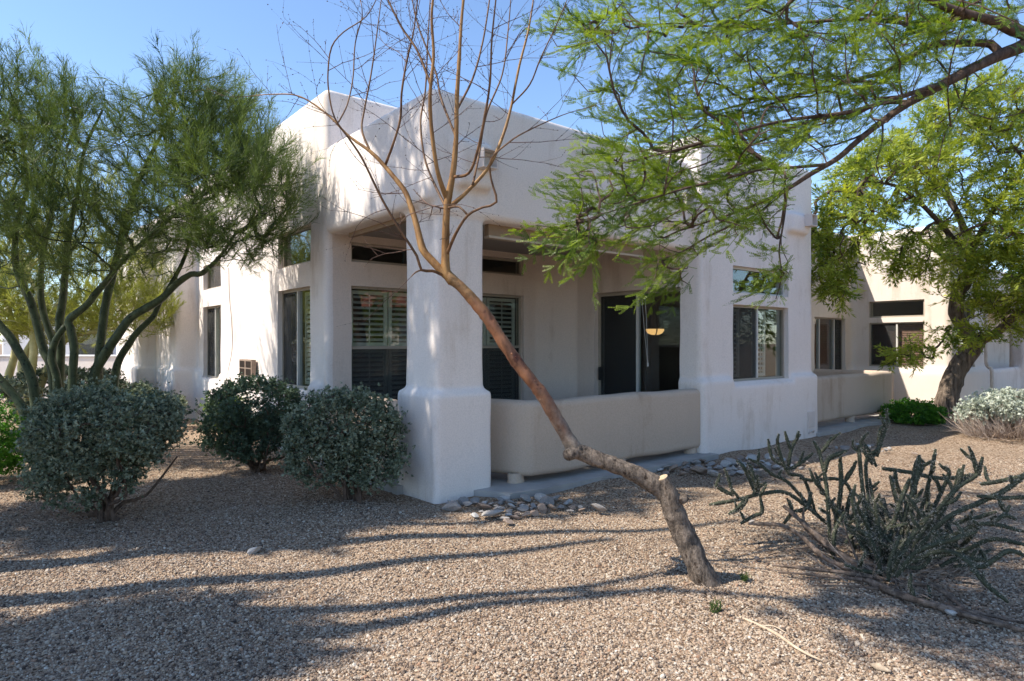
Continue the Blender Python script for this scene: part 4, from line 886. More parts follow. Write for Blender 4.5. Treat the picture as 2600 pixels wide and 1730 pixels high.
# foreground mesquite, trunk right of the frame, boughs reaching in over the yard
DM = 5.0
def Lm(pts): return [at(x, y, d) for x, y, d in pts]
tb = np.array((6.1, 5.0, 0))
fl = [([tb, tb + (-.1, .05, .9), tb + (-.3, .1, 1.9), tb + (-.75, .1, 2.9)], [.19, .16, .14, .12]),
      ([tb + (-.75, .1, 2.9), *Lm([(2720, 60, 5.05), (2600, 116, 5.0), (2545, 138, 4.97), (2469, 174, 4.93), (2402, 210, 4.9), (2312, 259, 4.85), (2241, 308, 4.8), (2179, 357, 4.75), (2127, 402, 4.7), (2061, 441, 4.68), (2000, 480, 4.66), (1923, 518, 4.64), (1851, 546, 4.62), (1760, 575, 4.6)])],
       [.085, .062, .052, .046, .040, .036, .030, .025, .022, .0195, .017, .0145, .012, .009, .006]),
      (Lm([(2540, 140, 4.97), (2515, 112, 5.0), (2450, 110, 5.05), (2370, 114, 5.1), (2300, 152, 5.15), (2240, 185, 5.2), (2160, 205, 5.25), (2050, 235, 5.3), (1900, 262, 5.35), (1760, 300, 5.4)]), [.034, .03, .027, .024, .021, .018, .015, .012, .009, .006]),
      (Lm([(2640, 95, 5.0), (2590, 82, 4.95), (2520, 52, 4.9), (2460, 38, 4.85), (2380, 10, 4.8), (2300, -30, 4.7), (2150, -60, 4.6), (1980, -70, 4.5)]), [.055, .045, .036, .032, .026, .02, .015, .009]),
      (Lm([(2402, 210, 4.9), (2330, 232, 4.7), (2250, 258, 4.6), (2150, 286, 4.5), (2040, 300, 4.45), (1940, 318, 4.4), (1830, 350, 4.35), (1700, 385, 4.3), (1580, 415, 4.3)]), [.02, .018, .016, .014, .012, .010, .008, .006, .004]),
      (Lm([(2312, 259, 4.85), (2230, 264, 5.0), (2150, 300, 5.1), (2090, 298, 5.2), (2000, 330, 5.3), (1900, 372, 5.4), (1780, 420, 5.45), (1650, 455, 5.5), (1540, 475, 5.55)]), [.018, .016, .014, .012, .011, .009, .007, .005, .003]),
      (Lm([(2100, 418, 4.7), (2020, 425, 4.55), (1930, 432, 4.45), (1820, 458, 4.35), (1700, 490, 4.3), (1580, 528, 4.25), (1480, 560, 4.2)]), [.012, .011, .0095, .008, .0065, .005, .003]),
      (Lm([(1923, 518, 4.64), (1880, 560, 4.55), (1800, 600, 4.5), (1730, 640, 4.45), (1660, 665, 4.4)]), [.009, .008, .007, .005, .003]),
      (Lm([(2000, 480, 4.66), (1990, 560, 4.5), (1978, 640, 4.42), (1985, 700, 4.4), (1970, 760, 4.38)]), [.008, .007, .006, .005, .003]),
      (Lm([(2470, 40, 4.85), (2330, 60, 5.3), (2180, 50, 5.4), (2000, 60, 5.5), (1850, 70, 5.5), (1700, 60, 5.5), (1560, 80, 5.5)]), [.022, .018, .015, .012, .009, .007, .004]),
      (Lm([(2241, 308, 4.8), (2240, 360, 4.75), (2225, 420, 4.7), (2245, 470, 4.68)]), [.008, .0065, .005, .003]),
      (Lm([(2460, 180, 4.9), (2440, 270, 4.85), (2400, 340, 4.8), (2380, 420, 4.78)]), [.008, .0065, .005, .003])]
rngm = np.random.default_rng(77)
att = []
def cloud(pts, n, sx, sy, sd, d):
    for _ in range(n):
        a, b = pts[rngm.integers(len(pts) - 1)], None
        k = rngm.integers(len(pts) - 1); u_ = rngm.random(); x = pts[k][0] * (1 - u_) + pts[k + 1][0] * u_; y = pts[k][1] * (1 - u_) + pts[k + 1][1] * u_
        att.append(at(x + rngm.normal(0, sx), y + rngm.normal(0, sy), d + rngm.normal(0, sd)))
cloud([(2550, 40), (2250, 30), (1950, 40), (1650, 60), (1480, 90)], 230, 50, 45, .5, 5.2)
cloud([(2450, 90), (2150, 130), (1850, 170), (1600, 210)], 165, 50, 50, .45, 5.1)
cloud([(2300, 190), (2000, 250), (1750, 320), (1540, 380)], 140, 50, 45, .4, 5.0)
cloud([(2200, 290), (1950, 370), (1720, 450), (1480, 520)], 110, 50, 38, .4, 4.8)
cloud([(2040, 420), (1850, 490), (1650, 560), (1480, 600)], 62, 50, 35, .35, 4.6)
cloud([(1980, 510), (1850, 560), (1720, 620)], 26, 40, 30, .25, 4.5)
cloud([(1985, 600), (1980, 740)], 9, 18, 30, .1, 4.42)
cloud([(1720, 660), (1690, 720)], 9, 25, 25, .12, 4.42)
cloud([(2600, 20), (2300, -60), (2000, -60), (1700, -40)], 90, 80, 50, .5, 4.9)
cloud([(2560, 220), (2400, 300)], 12, 60, 40, .3, 5.0)
cloud([(1700, 400), (1560, 470), (1430, 560)], 34, 40, 35, .3, 4.6)
cloud([(1520, 590), (1420, 640)], 10, 40, 20, .2, 4.3)
mesquite('mesquite_tree', 'foreground mesquite boughs with feathery green leaves hanging in from the upper right', fl, np.array(att), 41, 'mq_leaf', 'mq_bark', True, 0, tb, 'mq_bark', scale=(.85, 1.25), per_node=.24, droop=-.1, rmax=.016, rt=.0032, flow=(-.62, -.12, -.24))
# leaning mesquite beside the neighbouring house
d3 = 13.0
ml = [(Lm([(2398, 1080, d3), (2400, 1060, d3), (2405, 1010, d3), (2430, 940, d3), (2465, 890, d3), (2482, 862, d3)]), [.30, .235, .2, .19, .18, .16]),
      (Lm([(2475, 880, d3), (2448, 835, d3), (2428, 795, d3), (2432, 750, d3), (2455, 710, d3), (2465, 640, d3), (2430, 540, d3), (2380, 430, d3)]), [.15, .135, .13, .125, .12, .09, .06, .03]),
      (Lm([(2480, 870, d3), (2530, 845, d3 - .3), (2580, 800, d3 - .6), (2680, 720, d3 - .8), (2760, 600, d3 - .8)]), [.1, .08, .07, .05, .03]),
      (Lm([(2462, 660, d3), (2380, 560, d3 - .8), (2290, 480, d3 - 1.4), (2200, 460, d3 - 1.8)]), [.06, .045, .03, .015]),
      (Lm([(2465, 640, d3), (2530, 520, d3 - .5), (2600, 420, d3 - .8), (2660, 330, d3 - 1)]), [.07, .05, .035, .02]),
      (Lm([(2440, 560, d3), (2330, 400, d3 + .8), (2250, 350, d3 + 1.2)]), [.04, .03, .015])]
rg = np.random.default_rng(78)
la = [ell_points(rg, n, tuple(at(x, y, d)), r, .35) for n, x, y, d, r in ((260, 2250, 450, 11.8, (1.1, 1.1, .8)), (200, 2140, 580, 11.2, (.7, .9, .8)), (240, 2420, 380, 12.6, (1.3, 1.3, 1.0)), (260, 2540, 560, 12.2, (1.1, 1.2, 1.0)), (200, 2530, 720, 12.4, (1.0, 1.1, .7)), (110, 2340, 640, 12.0, (.8, .7, .5)), (200, 2650, 400, 12.2, (1.1, 1.2, 1.2)), (40, 2440, 850, 12.3, (.7, .5, .2)), (120, 2650, 790, 12.2, (.8, .8, .6)), (30, 2310, 900, 12.0, (.5, .3, .22)), (60, 2110, 700, 11.0, (.35, .5, .5)), (160, 2500, 270, 12.2, (1.2, 1.2, .6)), (160, 2640, 600, 11.6, (.9, 1, .9)))]
mesquite('mesquite_tree', 'thick-trunked mesquite tree with bright yellow-green crown in front of the neighbouring house', ml, np.concatenate(la), 42, 'mq_leaf2', 'mq_bark', False, 0, at(2400, 1064, d3), 'mq_bark2', scale=(.8, 1.25), per_node=.95, droop=-.4, rt=.004, align=.5, leaves=8)

# ================================================================== bushes
def bush(name, label, base, lobes, seed, leaf, L=(.018, .040), ntw=260, nros=5000, stems=7, cat='bush', group=None, wood='bush_wood', zlow=.15, dense_in=.62, unit=None, rt=.0028):
    rng = np.random.default_rng(seed); b = np.array((base[0], base[1], 0.0)); t = empty(name, tuple(b)); tag(t, label, cat, group); sh = tuple(b)
    tot = sum(l[2] for l in lobes); sk = []
    c0 = np.array(lobes[0][0])
    for i in range(stems):
        tgt = lobes[i % len(lobes)]; e = np.array(tgt[0]) + rng.normal(0, .45, 3) * np.array(tgt[1]); s0 = b + np.array((rng.normal(0, .05), rng.normal(0, .05), -.03))
        mid = s0 * .5 + e * .5 + np.array((0, 0, -.05)) + rng.normal(0, .03, 3); sk.append(([s0, s0 * .75 + e * .25 + (0, 0, .02), mid, e], [.022, .018, .013, .007]))
    mb = MB()
    for P, r in sk: tube(mb, P, r, 6, .06, .06, rng)
    att = np.concatenate([ell_points(rng, int(ntw * l[2] / tot), l[0], np.array(l[1]) * .93, dense_in, zlow) for l in lobes])
    A, par, cnt, n0, tips, td, dirs = grow(sk, att, rng, .09, .3, .05, .006)
    branch_mesh(mb, A, par, cnt, n0, rt, .42, .012, 4); mb.build('stems', M[wood], t, shift=sh)
    mb = MB()
    # leaves crowd the shell and follow the twig ends
    Q = []; Dn = []
    per = max(1, int(nros / max(1, len(tips))))
    for i, d in zip(tips, td):
        p = A[i]; k = rng.poisson(per)
        j = i; chain = []
        while j >= n0 and len(chain) < 3: chain.append(j); j = par[j]
        for _ in range(k):
            q = A[chain[rng.integers(len(chain))]] if rng.random() < .45 else p
            Q.append(q + rng.normal(0, .045, 3)); Dn.append(d / np.linalg.norm(d) + rng.normal(0, .55, 3) + np.array((0, 0, .35)))
    Q = np.array(Q); Dn = np.array(Dn); keep = Q[:, 2] > .03; Q, Dn = Q[keep], Dn[keep]
    stray = rng.random(len(Q)) < .03; Q[stray] += Dn[stray] / np.linalg.norm(Dn[stray], axis=1, keepdims=True) * rng.uniform(.03, .11, (stray.sum(), 1))
    cl = np.sin(Q[:, 0] * 17 + 3 * np.sin(Q[:, 2] * 11)) * np.sin(Q[:, 1] * 15 + Q[:, 2] * 13)
    tz = np.clip(.42 + .2 * cl + .24 * rng.normal(0, 1, len(Q)), 0, 1)
    for g in range(3):
        uv, uf = rosette_unit(rng, 7, 1.0, .24); s = slice(g, None, 3)
        scatter(mb, uv, uf, Q[s], Dn[s], rng.uniform(*L, len(Q[s])), rng, tint=tz[s])
    tag(mb.build('foliage', M[leaf], t, shift=sh), kind='stuff')
    return t
G = 'rounded grey-green sage bushes'
bush('sage_bush', 'largest rounded grey-green sage bush at the left, sunlit on top', (-3.58, 5.7), [((-3.66, 5.75, .80), (.66, .60, .38), 1.5), ((-3.3, 5.7, .80), (.38, .5, .32), .5), ((-3.92, 5.7, .60), (.36, .45, .36), .5), ((-3.75, 5.65, .40), (.48, .42, .28), .6)], 51, 'sage', nros=13000, ntw=560, stems=12, group=G, dense_in=.72)
bush('sage_bush', 'dark rounded sage bush in the middle, against the lit wall', (-3.09, 7.73), [((-3.1, 7.75, .78), (.60, .55, .34), 1.2), ((-3.4, 7.7, .5), (.34, .38, .3), .5), ((-2.8, 7.72, .5), (.32, .34, .28), .5), ((-3.1, 7.6, .4), (.4, .3, .25), .4)], 52, 'sage_dark', nros=8500, ntw=470, stems=14, group=G, dense_in=.78)
bush('sage_bush', 'silvery sage bush pressed against the porch pier', (-1.56, 6.28), [((-1.68, 6.35, .72), (.60, .5, .36), 1.2), ((-1.8, 6.3, .45), (.42, .38, .28), .5), ((-1.4, 6.3, .40), (.36, .34, .28), .4)], 53, 'sage', nros=9000, ntw=430, stems=11, group=G, dense_in=.74)
bush('green_bush', 'dark glossy green bush cut by the left edge', (-5.75, 7.0), [((-5.85, 7.0, .5), (.5, .5, .42), 1), ((-5.9, 7.0, .25), (.45, .45, .25), .5)], 54, 'green', L=(.03, .045), nros=3000, ntw=160)
bush('lime_bush', 'small lime-green bush in front of the lit house wall', (-4.65, 10.4), [((-4.65, 10.4, .42), (.3, .3, .34), 1)], 55, 'lime', L=(.025, .04), nros=1800, ntw=110)
bush('background_bush', 'pale clipped sage bush behind the palo verde trunks', (-9.2, 13.2), [((-9.2, 13.2, .6), (1.3, .9, .45), 1)], 56, 'sage', L=(.045, .07), nros=3500, ntw=160, dense_in=.8)
bush('background_bush', 'low silvery bush between the palo verde trunks and the house end', (-7.6, 12.3), [((-7.6, 12.3, .45), (.9, .7, .34), 1)], 57, 'sage', L=(.045, .07), nros=3000, ntw=140, dense_in=.8)
bush('background_bush', 'small dark clipped bush by the far corner of the house', (-9.1, 16.0), [((-9.1, 16.0, .45), (.6, .5, .4), 1)], 58, 'sage_dark', L=(.045, .07), nros=1800, ntw=100, dense_in=.8)
bush('background_bush', 'low grey-green bush at the base of the striped far wall', (-6.6, 11.7), [((-6.5, 11.6, .34), (.6, .5, .30), 1)], 59, 'sage', L=(.035, .05), nros=1800, ntw=100, dense_in=.75)
bush('ground_cover_bush', 'bright green low bush at the end of the garden wall', (7.75, 12.4), [((7.75, 12.4, .14), (.55, .5, .26), 1)], 60, 'green', L=(.04, .06), nros=2600, ntw=140, zlow=.02, dense_in=.75)
# silver brittlebush with dry grey twigs
t = bush('brittlebush', 'silver-leaved brittlebush with dry grey twigs at the right edge', (8.3, 10.6), [((8.25, 10.6, .52), (.75, .6, .24), 1.2), ((7.75, 10.7, .38), (.35, .35, .2), .3)], 61, 'silver', L=(.035, .06), nros=2600, ntw=200, zlow=.3, dense_in=.7)
def dry(parent, name, c, r, n, seed, L=(.25, .5), w=.010, tilt=(.2, 1.0), sh=None):
    rng = np.random.default_rng(seed); mb = MB(); p0 = []; p1 = []; r0 = []; r1 = []
    for _ in range(n):
        a = rng.uniform(0, 6.28); q = np.array(c) + np.array((math.cos(a), math.sin(a), 0)) * np.array(r) * rng.random() ** .6
        d = np.array((math.cos(a), math.sin(a), 0)) * rng.uniform(.3, 1) + np.array((0, 0, rng.uniform(*tilt))); ln = rng.uniform(*L); k = 4; rr = w * rng.uniform(.3, .7)
        for i in range(k):
            d = d / np.linalg.norm(d) + rng.normal(0, .22, 3); d /= np.linalg.norm(d); e = q + d * ln / k
            if e[2] < .01: e[2] = .01 + rng.random() * .02
            p0.append(q); p1.append(e); r0.append(rr * (1 - .2 * i)); r1.append(rr * (.8 - .2 * i)); q = e
    frusta(mb, np.array(p0), np.array(p1), np.array(r0), np.array(r1), 3, np.repeat(rng.uniform(0, 1, len(p0)), 6))
    return tag(mb.build(name, M['dry_twig'], parent, shift=sh), kind='stuff')
dry(t, 'dry_twigs', (8.1, 10.3, .05), (.75, .55, 0), 900, 62, (.25, .55), .010, sh=(8.3, 10.6, 0))
# bare shrub skeleton between the bushes
sb = empty('bare_shrub', (-4.35, 9.6, 0)); tag(sb, 'small leafless shrub on the sunlit gravel between the sage bushes', 'shrub')
rgs = np.random.default_rng(63); mb = MB()
for e in ((-.35, 0, .55), (-.2, .1, .35), (.2, 0, .5), (.33, .05, .45), (-.45, 0, .3), (.05, .1, .6), (.12, -.1, .25)):
    e = np.array(e); tube(mb, [(0, 0, -.02), e * .35 + rgs.normal(0, .03, 3), e * .7 + rgs.normal(0, .04, 3), e], [.016, .012, .009, .004], 6, .05, .08, rgs)
    for _ in range(3):
        s = e * rgs.uniform(.4, .9); tube(mb, [s, s + rgs.normal(0, .06, 3), s + rgs.normal(0, .12, 3) + (0, 0, .05)], [.005, .004, .002], 4, .05)
mb.build('stems', M['dead_wood'], sb)

# ================================================================== cholla cactus
def cholla():
    rng = np.random.default_rng(91); b = np.array((2.72, 4.5, 0)); t = empty('cholla_cactus', tuple(b)); tag(t, 'sprawling dark green cholla cactus with dead woody stems, right foreground', 'cactus'); sh = tuple(b)
    sp = []
    def arm(P, r, lev=0):
        """a jointed arm: knobby ribs in a spiral, then side joints"""
        Q, rr = resample(P, [r] * len(P), .010); k = 10; n = len(Q)
        T = np.gradient(Q, axis=0); T /= np.linalg.norm(T, axis=1, keepdims=True)
        x = np.cross(T[0], (0.2, 0.3, 1.0)); x /= np.linalg.norm(x); a = np.arange(k) * 2 * np.pi / k; V = []
        for i in range(n):
            x = x - T[i] * x.dot(T[i]); x /= np.linalg.norm(x); y = np.cross(T[i], x)
            taper = min(1, .55 + (n - 1 - i) / 6 * .45, .7 + i / 5 * .3)
            bumpy = 1 + .26 * np.cos(a * 5 + np.pi * (i // 2)) * (1 if i % 2 else .55) + .07 * rng.normal(0, 1, k)
            ring = Q[i] + (r * taper * bumpy)[:, None] * (np.cos(a)[:, None] * x + np.sin(a)[:, None] * y); V.append(ring)
            for q in range(3):
                j = rng.integers(k); nrm = np.cos(a[j]) * x + np.sin(a[j]) * y
                for _ in range(3): sp.append((ring[j], nrm + rng.normal(0, .45, 3)))
        V = np.concatenate(V); i = np.arange(k); j = (i + 1) % k
        F = (np.stack([i, j, j + k, i + k], 1)[None] + (np.arange(n - 1) * k)[:, None, None]).reshape(-1, 4)
        mb = MB(); mb.add(V, F); mb.f.append(np.arange(k)[::-1][None]); mb.f.append((n - 1) * k + np.arange(k)[None])
        mb.build('stem', M['cactus'], t, True, shift=sh)
    def px(pts, r=.0165):
        arm([at(x, y, d) for x, y, d in pts], r)
    # traced arms (pixel, pixel, distance)
    A = [
        [(2240, 1420, 4.6), (2205, 1330, 4.65), (2190, 1240, 4.7), (2180, 1130, 4.75)], [(2190, 1225, 4.7), (2240, 1180, 4.72), (2265, 1110, 4.75), (2300, 1060, 4.78)] if False else [(2215, 1180, 4.9), (2190, 1140, 4.9), (2184, 1118, 4.9)],
        [(2215, 1340, 4.9), (2202, 1240, 4.9), (2200, 1170, 4.9), (2226, 1150, 4.9), (2236, 1090, 4.9), (2250, 1082, 4.9)],
        [(2225, 1185, 4.9), (2208, 1150, 4.9), (2188, 1118, 4.9)],
        [(2226, 1160, 4.92), (2236, 1120, 4.92), (2252, 1078, 4.92)],
        [(2110, 1400, 4.7), (2105, 1330, 4.7), (2098, 1230, 4.72), (2080, 1150, 4.75), (2065, 1120, 4.76)], [(2095, 1200, 4.72), (2105, 1165, 4.7), (2150, 1145, 4.68)],
        [(2083, 1150, 4.75), (2100, 1130, 4.74), (2112, 1110, 4.73)],
        [(2120, 1345, 4.85), (2135, 1240, 4.85), (2133, 1165, 4.85)], [(2140, 1230, 4.85), (2160, 1200, 4.85), (2175, 1170, 4.85)],
        [(2070, 1300, 5.2), (2040, 1215, 5.2), (2000, 1200, 5.2), (1975, 1130, 5.2), (1978, 1102, 5.2)], [(2000, 1195, 5.2), (2010, 1140, 5.2), (2032, 1102, 5.2)], [(2010, 1150, 5.2), (1998, 1115, 5.2), (1993, 1095, 5.2)],
        [(1995, 1185, 5.2), (1962, 1165, 5.2), (1950, 1115, 5.2)], [(2000, 1195, 5.2), (2035, 1175, 5.2), (2065, 1150, 5.2)],
        [(2100, 1330, 4.9), (2040, 1280, 4.9), (1990, 1250, 4.9), (1930, 1255, 4.9), (1870, 1270, 4.9), (1800, 1282, 4.9)],
        [(1930, 1256, 4.9), (1915, 1220, 4.9), (1905, 1180, 4.9)], [(1860, 1255, 4.9), (1850, 1215, 4.9), (1840, 1190, 4.9)], [(1862, 1258, 4.9), (1835, 1245, 4.9), (1815, 1232, 4.9)], [(1910, 1262, 4.9), (1925, 1230, 4.9), (1922, 1205, 4.9)],
        [(1900, 1262, 4.9), (1880, 1290, 4.85), (1850, 1305, 4.8)], [(1920, 1256, 4.95), (1890, 1190, 5.0), (1870, 1170, 5.05)],
        [(2060, 1290, 5.0), (2000, 1225, 5.0), (1960, 1205, 5.0), (1930, 1180, 5.0), (1900, 1165, 5.0)],
        [(2280, 1400, 4.5), (2300, 1300, 4.5), (2330, 1210, 4.5), (2335, 1160, 4.5)], [(2330, 1215, 4.5), (2345, 1180, 4.5), (2338, 1165, 4.5)],
        [(2300, 1390, 4.7), (2340, 1290, 4.7), (2362, 1210, 4.7), (2376, 1140, 4.7)], [(2290, 1360, 4.6), (2320, 1270, 4.6), (2322, 1200, 4.6), (2335, 1155, 4.6)],
        [(2310, 1400, 4.4), (2370, 1310, 4.35), (2430, 1240, 4.3), (2480, 1205, 4.3), (2495, 1160, 4.3)], [(2482, 1205, 4.3), (2475, 1175, 4.3), (2468, 1160, 4.3)],
        [(2320, 1410, 4.3), (2400, 1320, 4.2), (2490, 1275, 4.15), (2560, 1240, 4.1), (2620, 1190, 4.05)], [(2490, 1230, 4.2), (2540, 1222, 4.2), (2610, 1205, 4.2)],
        [(2480, 1260, 4.15), (2540, 1265, 4.1), (2620, 1262, 4.1)], [(2420, 1330, 4.3), (2480, 1315, 4.3), (2530, 1300, 4.3)],
        [(2330, 1420, 4.2), (2420, 1360, 4.1), (2500, 1330, 4.0), (2600, 1350, 3.95)], [(2510, 1335, 4.0), (2550, 1310, 4.0), (2580, 1320, 4.0)], [(2545, 1315, 4.05), (2560, 1290, 4.05), (2565, 1285, 4.05)],
        [(2340, 1420, 4.3), (2440, 1400, 4.2), (2520, 1370, 4.1), (2610, 1385, 4.0)],
        [(2310, 1430, 4.1), (2390, 1400, 3.95), (2450, 1420, 3.85), (2500, 1480, 3.75), (2560, 1530, 3.7)], [(2440, 1405, 3.9), (2490, 1440, 3.85), (2560, 1400, 3.8), (2620, 1420, 3.75)],
        [(2260, 1470, 4.2), (2285, 1410, 4.15), (2325, 1350, 4.1), (2370, 1300, 4.05)], [(2240, 1470, 4.25), (2225, 1410, 4.25), (2205, 1355, 4.25)], [(2255, 1475, 4.1), (2262, 1420, 4.1), (2285, 1360, 4.1)],
        [(2230, 1460, 4.4), (2235, 1380, 4.4), (2228, 1320, 4.4), (2222, 1270, 4.4)], [(2250, 1450, 4.5), (2262, 1360, 4.5), (2285, 1280, 4.5), (2310, 1215, 4.5)], [(2220, 1440, 4.6), (2180, 1340, 4.6), (2165, 1270, 4.6), (2172, 1230, 4.6)],
        [(2275, 1465, 4.0), (2330, 1400, 3.9), (2420, 1370, 3.8), (2480, 1350, 3.75)], [(2205, 1440, 4.75), (2160, 1370, 4.8), (2150, 1310, 4.85), (2160, 1250, 4.85)],
        [(2350, 1330, 4.6), (2390, 1250, 4.6), (2410, 1200, 4.6), (2398, 1185, 4.6)], [(2380, 1320, 4.5), (2425, 1240, 4.5), (2436, 1190, 4.5)], [(2300, 1560, 3.9), (2318, 1520, 3.9), (2310, 1480, 3.9)],
        [(2330, 1560, 3.9), (2345, 1535, 3.9), (2362, 1515, 3.9)], [(2240, 1190, 5.0), (2310, 1200, 5.0), (2390, 1215, 5.0), (2490, 1205, 5.0)],
        [(2330, 1330, 4.9), (2280, 1240, 4.9), (2272, 1190, 4.9)], [(2190, 1380, 5.1), (2150, 1230, 5.1), (2060, 1220, 5.1), (2030, 1215, 5.1)],
        [(2130, 1330, 5.0), (2100, 1260, 5.0), (2070, 1225, 5.0), (2055, 1190, 5.0)], [(2115, 1420, 4.6), (2120, 1350, 4.6), (2145, 1300, 4.6)],
        [(2060, 1250, 4.95), (2048, 1290, 4.9), (2010, 1300, 4.9)], [(1880, 1330, 4.85), (1915, 1310, 4.85), (1935, 1300, 4.85), (1930, 1260, 4.85)], [(1990, 1330, 4.9), (2010, 1300, 4.9), (2005, 1270, 4.9)]]
    for a_ in A:
        px([(x, y, d) for x, y, d in a_], rng.uniform(.0115, .015))
        if rng.random() < .75:
            for _ in range(int(rng.integers(1, 3))):
                k_ = int(rng.integers(1, len(a_))); u_ = rng.random(); p = at(*a_[k_ - 1]) * (1 - u_) + at(*a_[k_]) * u_
                d_ = np.array((rng.normal(0, .6), rng.normal(0, .5), rng.uniform(.4, 1.1))); d_ /= np.linalg.norm(d_); l_ = rng.uniform(.05, .15)
                arm([p, p + d_ * l_ * .5 + rng.normal(0, .008, 3), p + d_ * l_ + (0, 0, .01)], rng.uniform(.010, .013))
    for _ in range(56):
        a_ = rng.uniform(-2.6, .5); o_ = b + np.array((rng.normal(0, .16), rng.normal(0, .12), rng.uniform(.0, .12))); l_ = rng.uniform(.28, .62); el_ = rng.uniform(.1, .95)
        h_ = np.array((math.cos(a_) * (1 if rng.random() < .72 else -1), abs(math.sin(a_)) * rng.choice((-.35, 1)), 0)); e_ = o_ + l_ * (h_ * math.cos(el_) + np.array((0, 0, math.sin(el_))))
        arm([o_, o_ * .5 + e_ * .5 + rng.normal(0, .03, 3) - (0, 0, .02), e_], rng.uniform(.0105, .014))
        for _q in range(2):
            u_ = rng.uniform(.45, .95); p = o_ * (1 - u_) + e_ * u_; d_ = np.array((rng.normal(0, .6), rng.normal(0, .5), rng.uniform(.4, 1.1))); d_ /= np.linalg.norm(d_); k_ = rng.uniform(.05, .14)
            arm([p, p + d_ * k_ * .5, p + d_ * k_], rng.uniform(.010, .013))
    sp_ = np.array([s[0] for s in sp]); sd = np.array([s[1] for s in sp]); mb = MB()
    scatter(mb, [(0, -.06, 0), (0, .06, 0), (1, 0, 0)], [(0, 1, 2)], sp_, sd, rng.uniform(.010, .022, len(sp_)), rng)
    tag(mb.build('spines', M['spine'], t, shift=sh), kind='stuff')
    dead = [([(1790 + 200, 1285, 4.9), (2030, 1320, 4.75), (2110, 1390, 4.55), (2190, 1440, 4.4), (2260, 1500, 4.25)], [.015, .024, .03, .033, .035]), ([(2040, 1290, 4.9), (2045, 1340, 4.75), (2110, 1400, 4.6)], [.012, .017, .02]),
            ([(1900, 1330, 4.8), (2000, 1340, 4.7), (2100, 1420, 4.45), (2180, 1470, 4.3)], [.014, .02, .024, .028]), ([(1960, 1435, 4.35), (2060, 1445, 4.25), (2180, 1460, 4.2), (2300, 1480, 4.1)], [.01, .016, .02, .02]),
            ([(1975, 1455, 4.3), (2080, 1462, 4.2), (2200, 1480, 4.15)], [.008, .012, .016]), ([(2140, 1320, 4.5), (2155, 1370, 4.45), (2180, 1430, 4.35)], [.007, .009, .01]),
            ([(2290, 1480, 4.1), (2370, 1490, 3.95), (2430, 1540, 3.8), (2460, 1600, 3.65), (2550, 1640, 3.5)], [.014, .02, .02, .018, .015]), ([(2200, 1490, 4.15), (2290, 1560, 3.9), (2400, 1620, 3.7), (2500, 1660, 3.55), (2620, 1720, 3.4)], [.03, .03, .026, .02, .014]),
            ([(2060, 1490, 4.05), (2140, 1500, 4.05), (2230, 1520, 4.0)], [.007, .008, .01]), ([(2380, 1600, 3.75), (2440, 1590, 3.7), (2520, 1600, 3.6), (2610, 1640, 3.5)], [.012, .013, .012, .01]), ([(1950, 1410, 4.5), (2010, 1395, 4.55), (2060, 1390, 4.6)], [.005, .006, .008])]
    for P, r in dead:
        mb = MB(); Q = [at(*p) for p in P]
        Q = [np.array((q[0], q[1], max(q[2], .015))) for q in Q]
        tube(mb, Q, [x * .72 for x in r], 9, .018, .26, rng); mb.build('dead_branch', M['dead_wood'], t, True, shift=sh)
    dry(t, 'dead_litter', (2.6, 4.3, .02), (.55, .4, 0), 160, 93, (.1, .3), .006, (.0, .4), sh)
cholla()

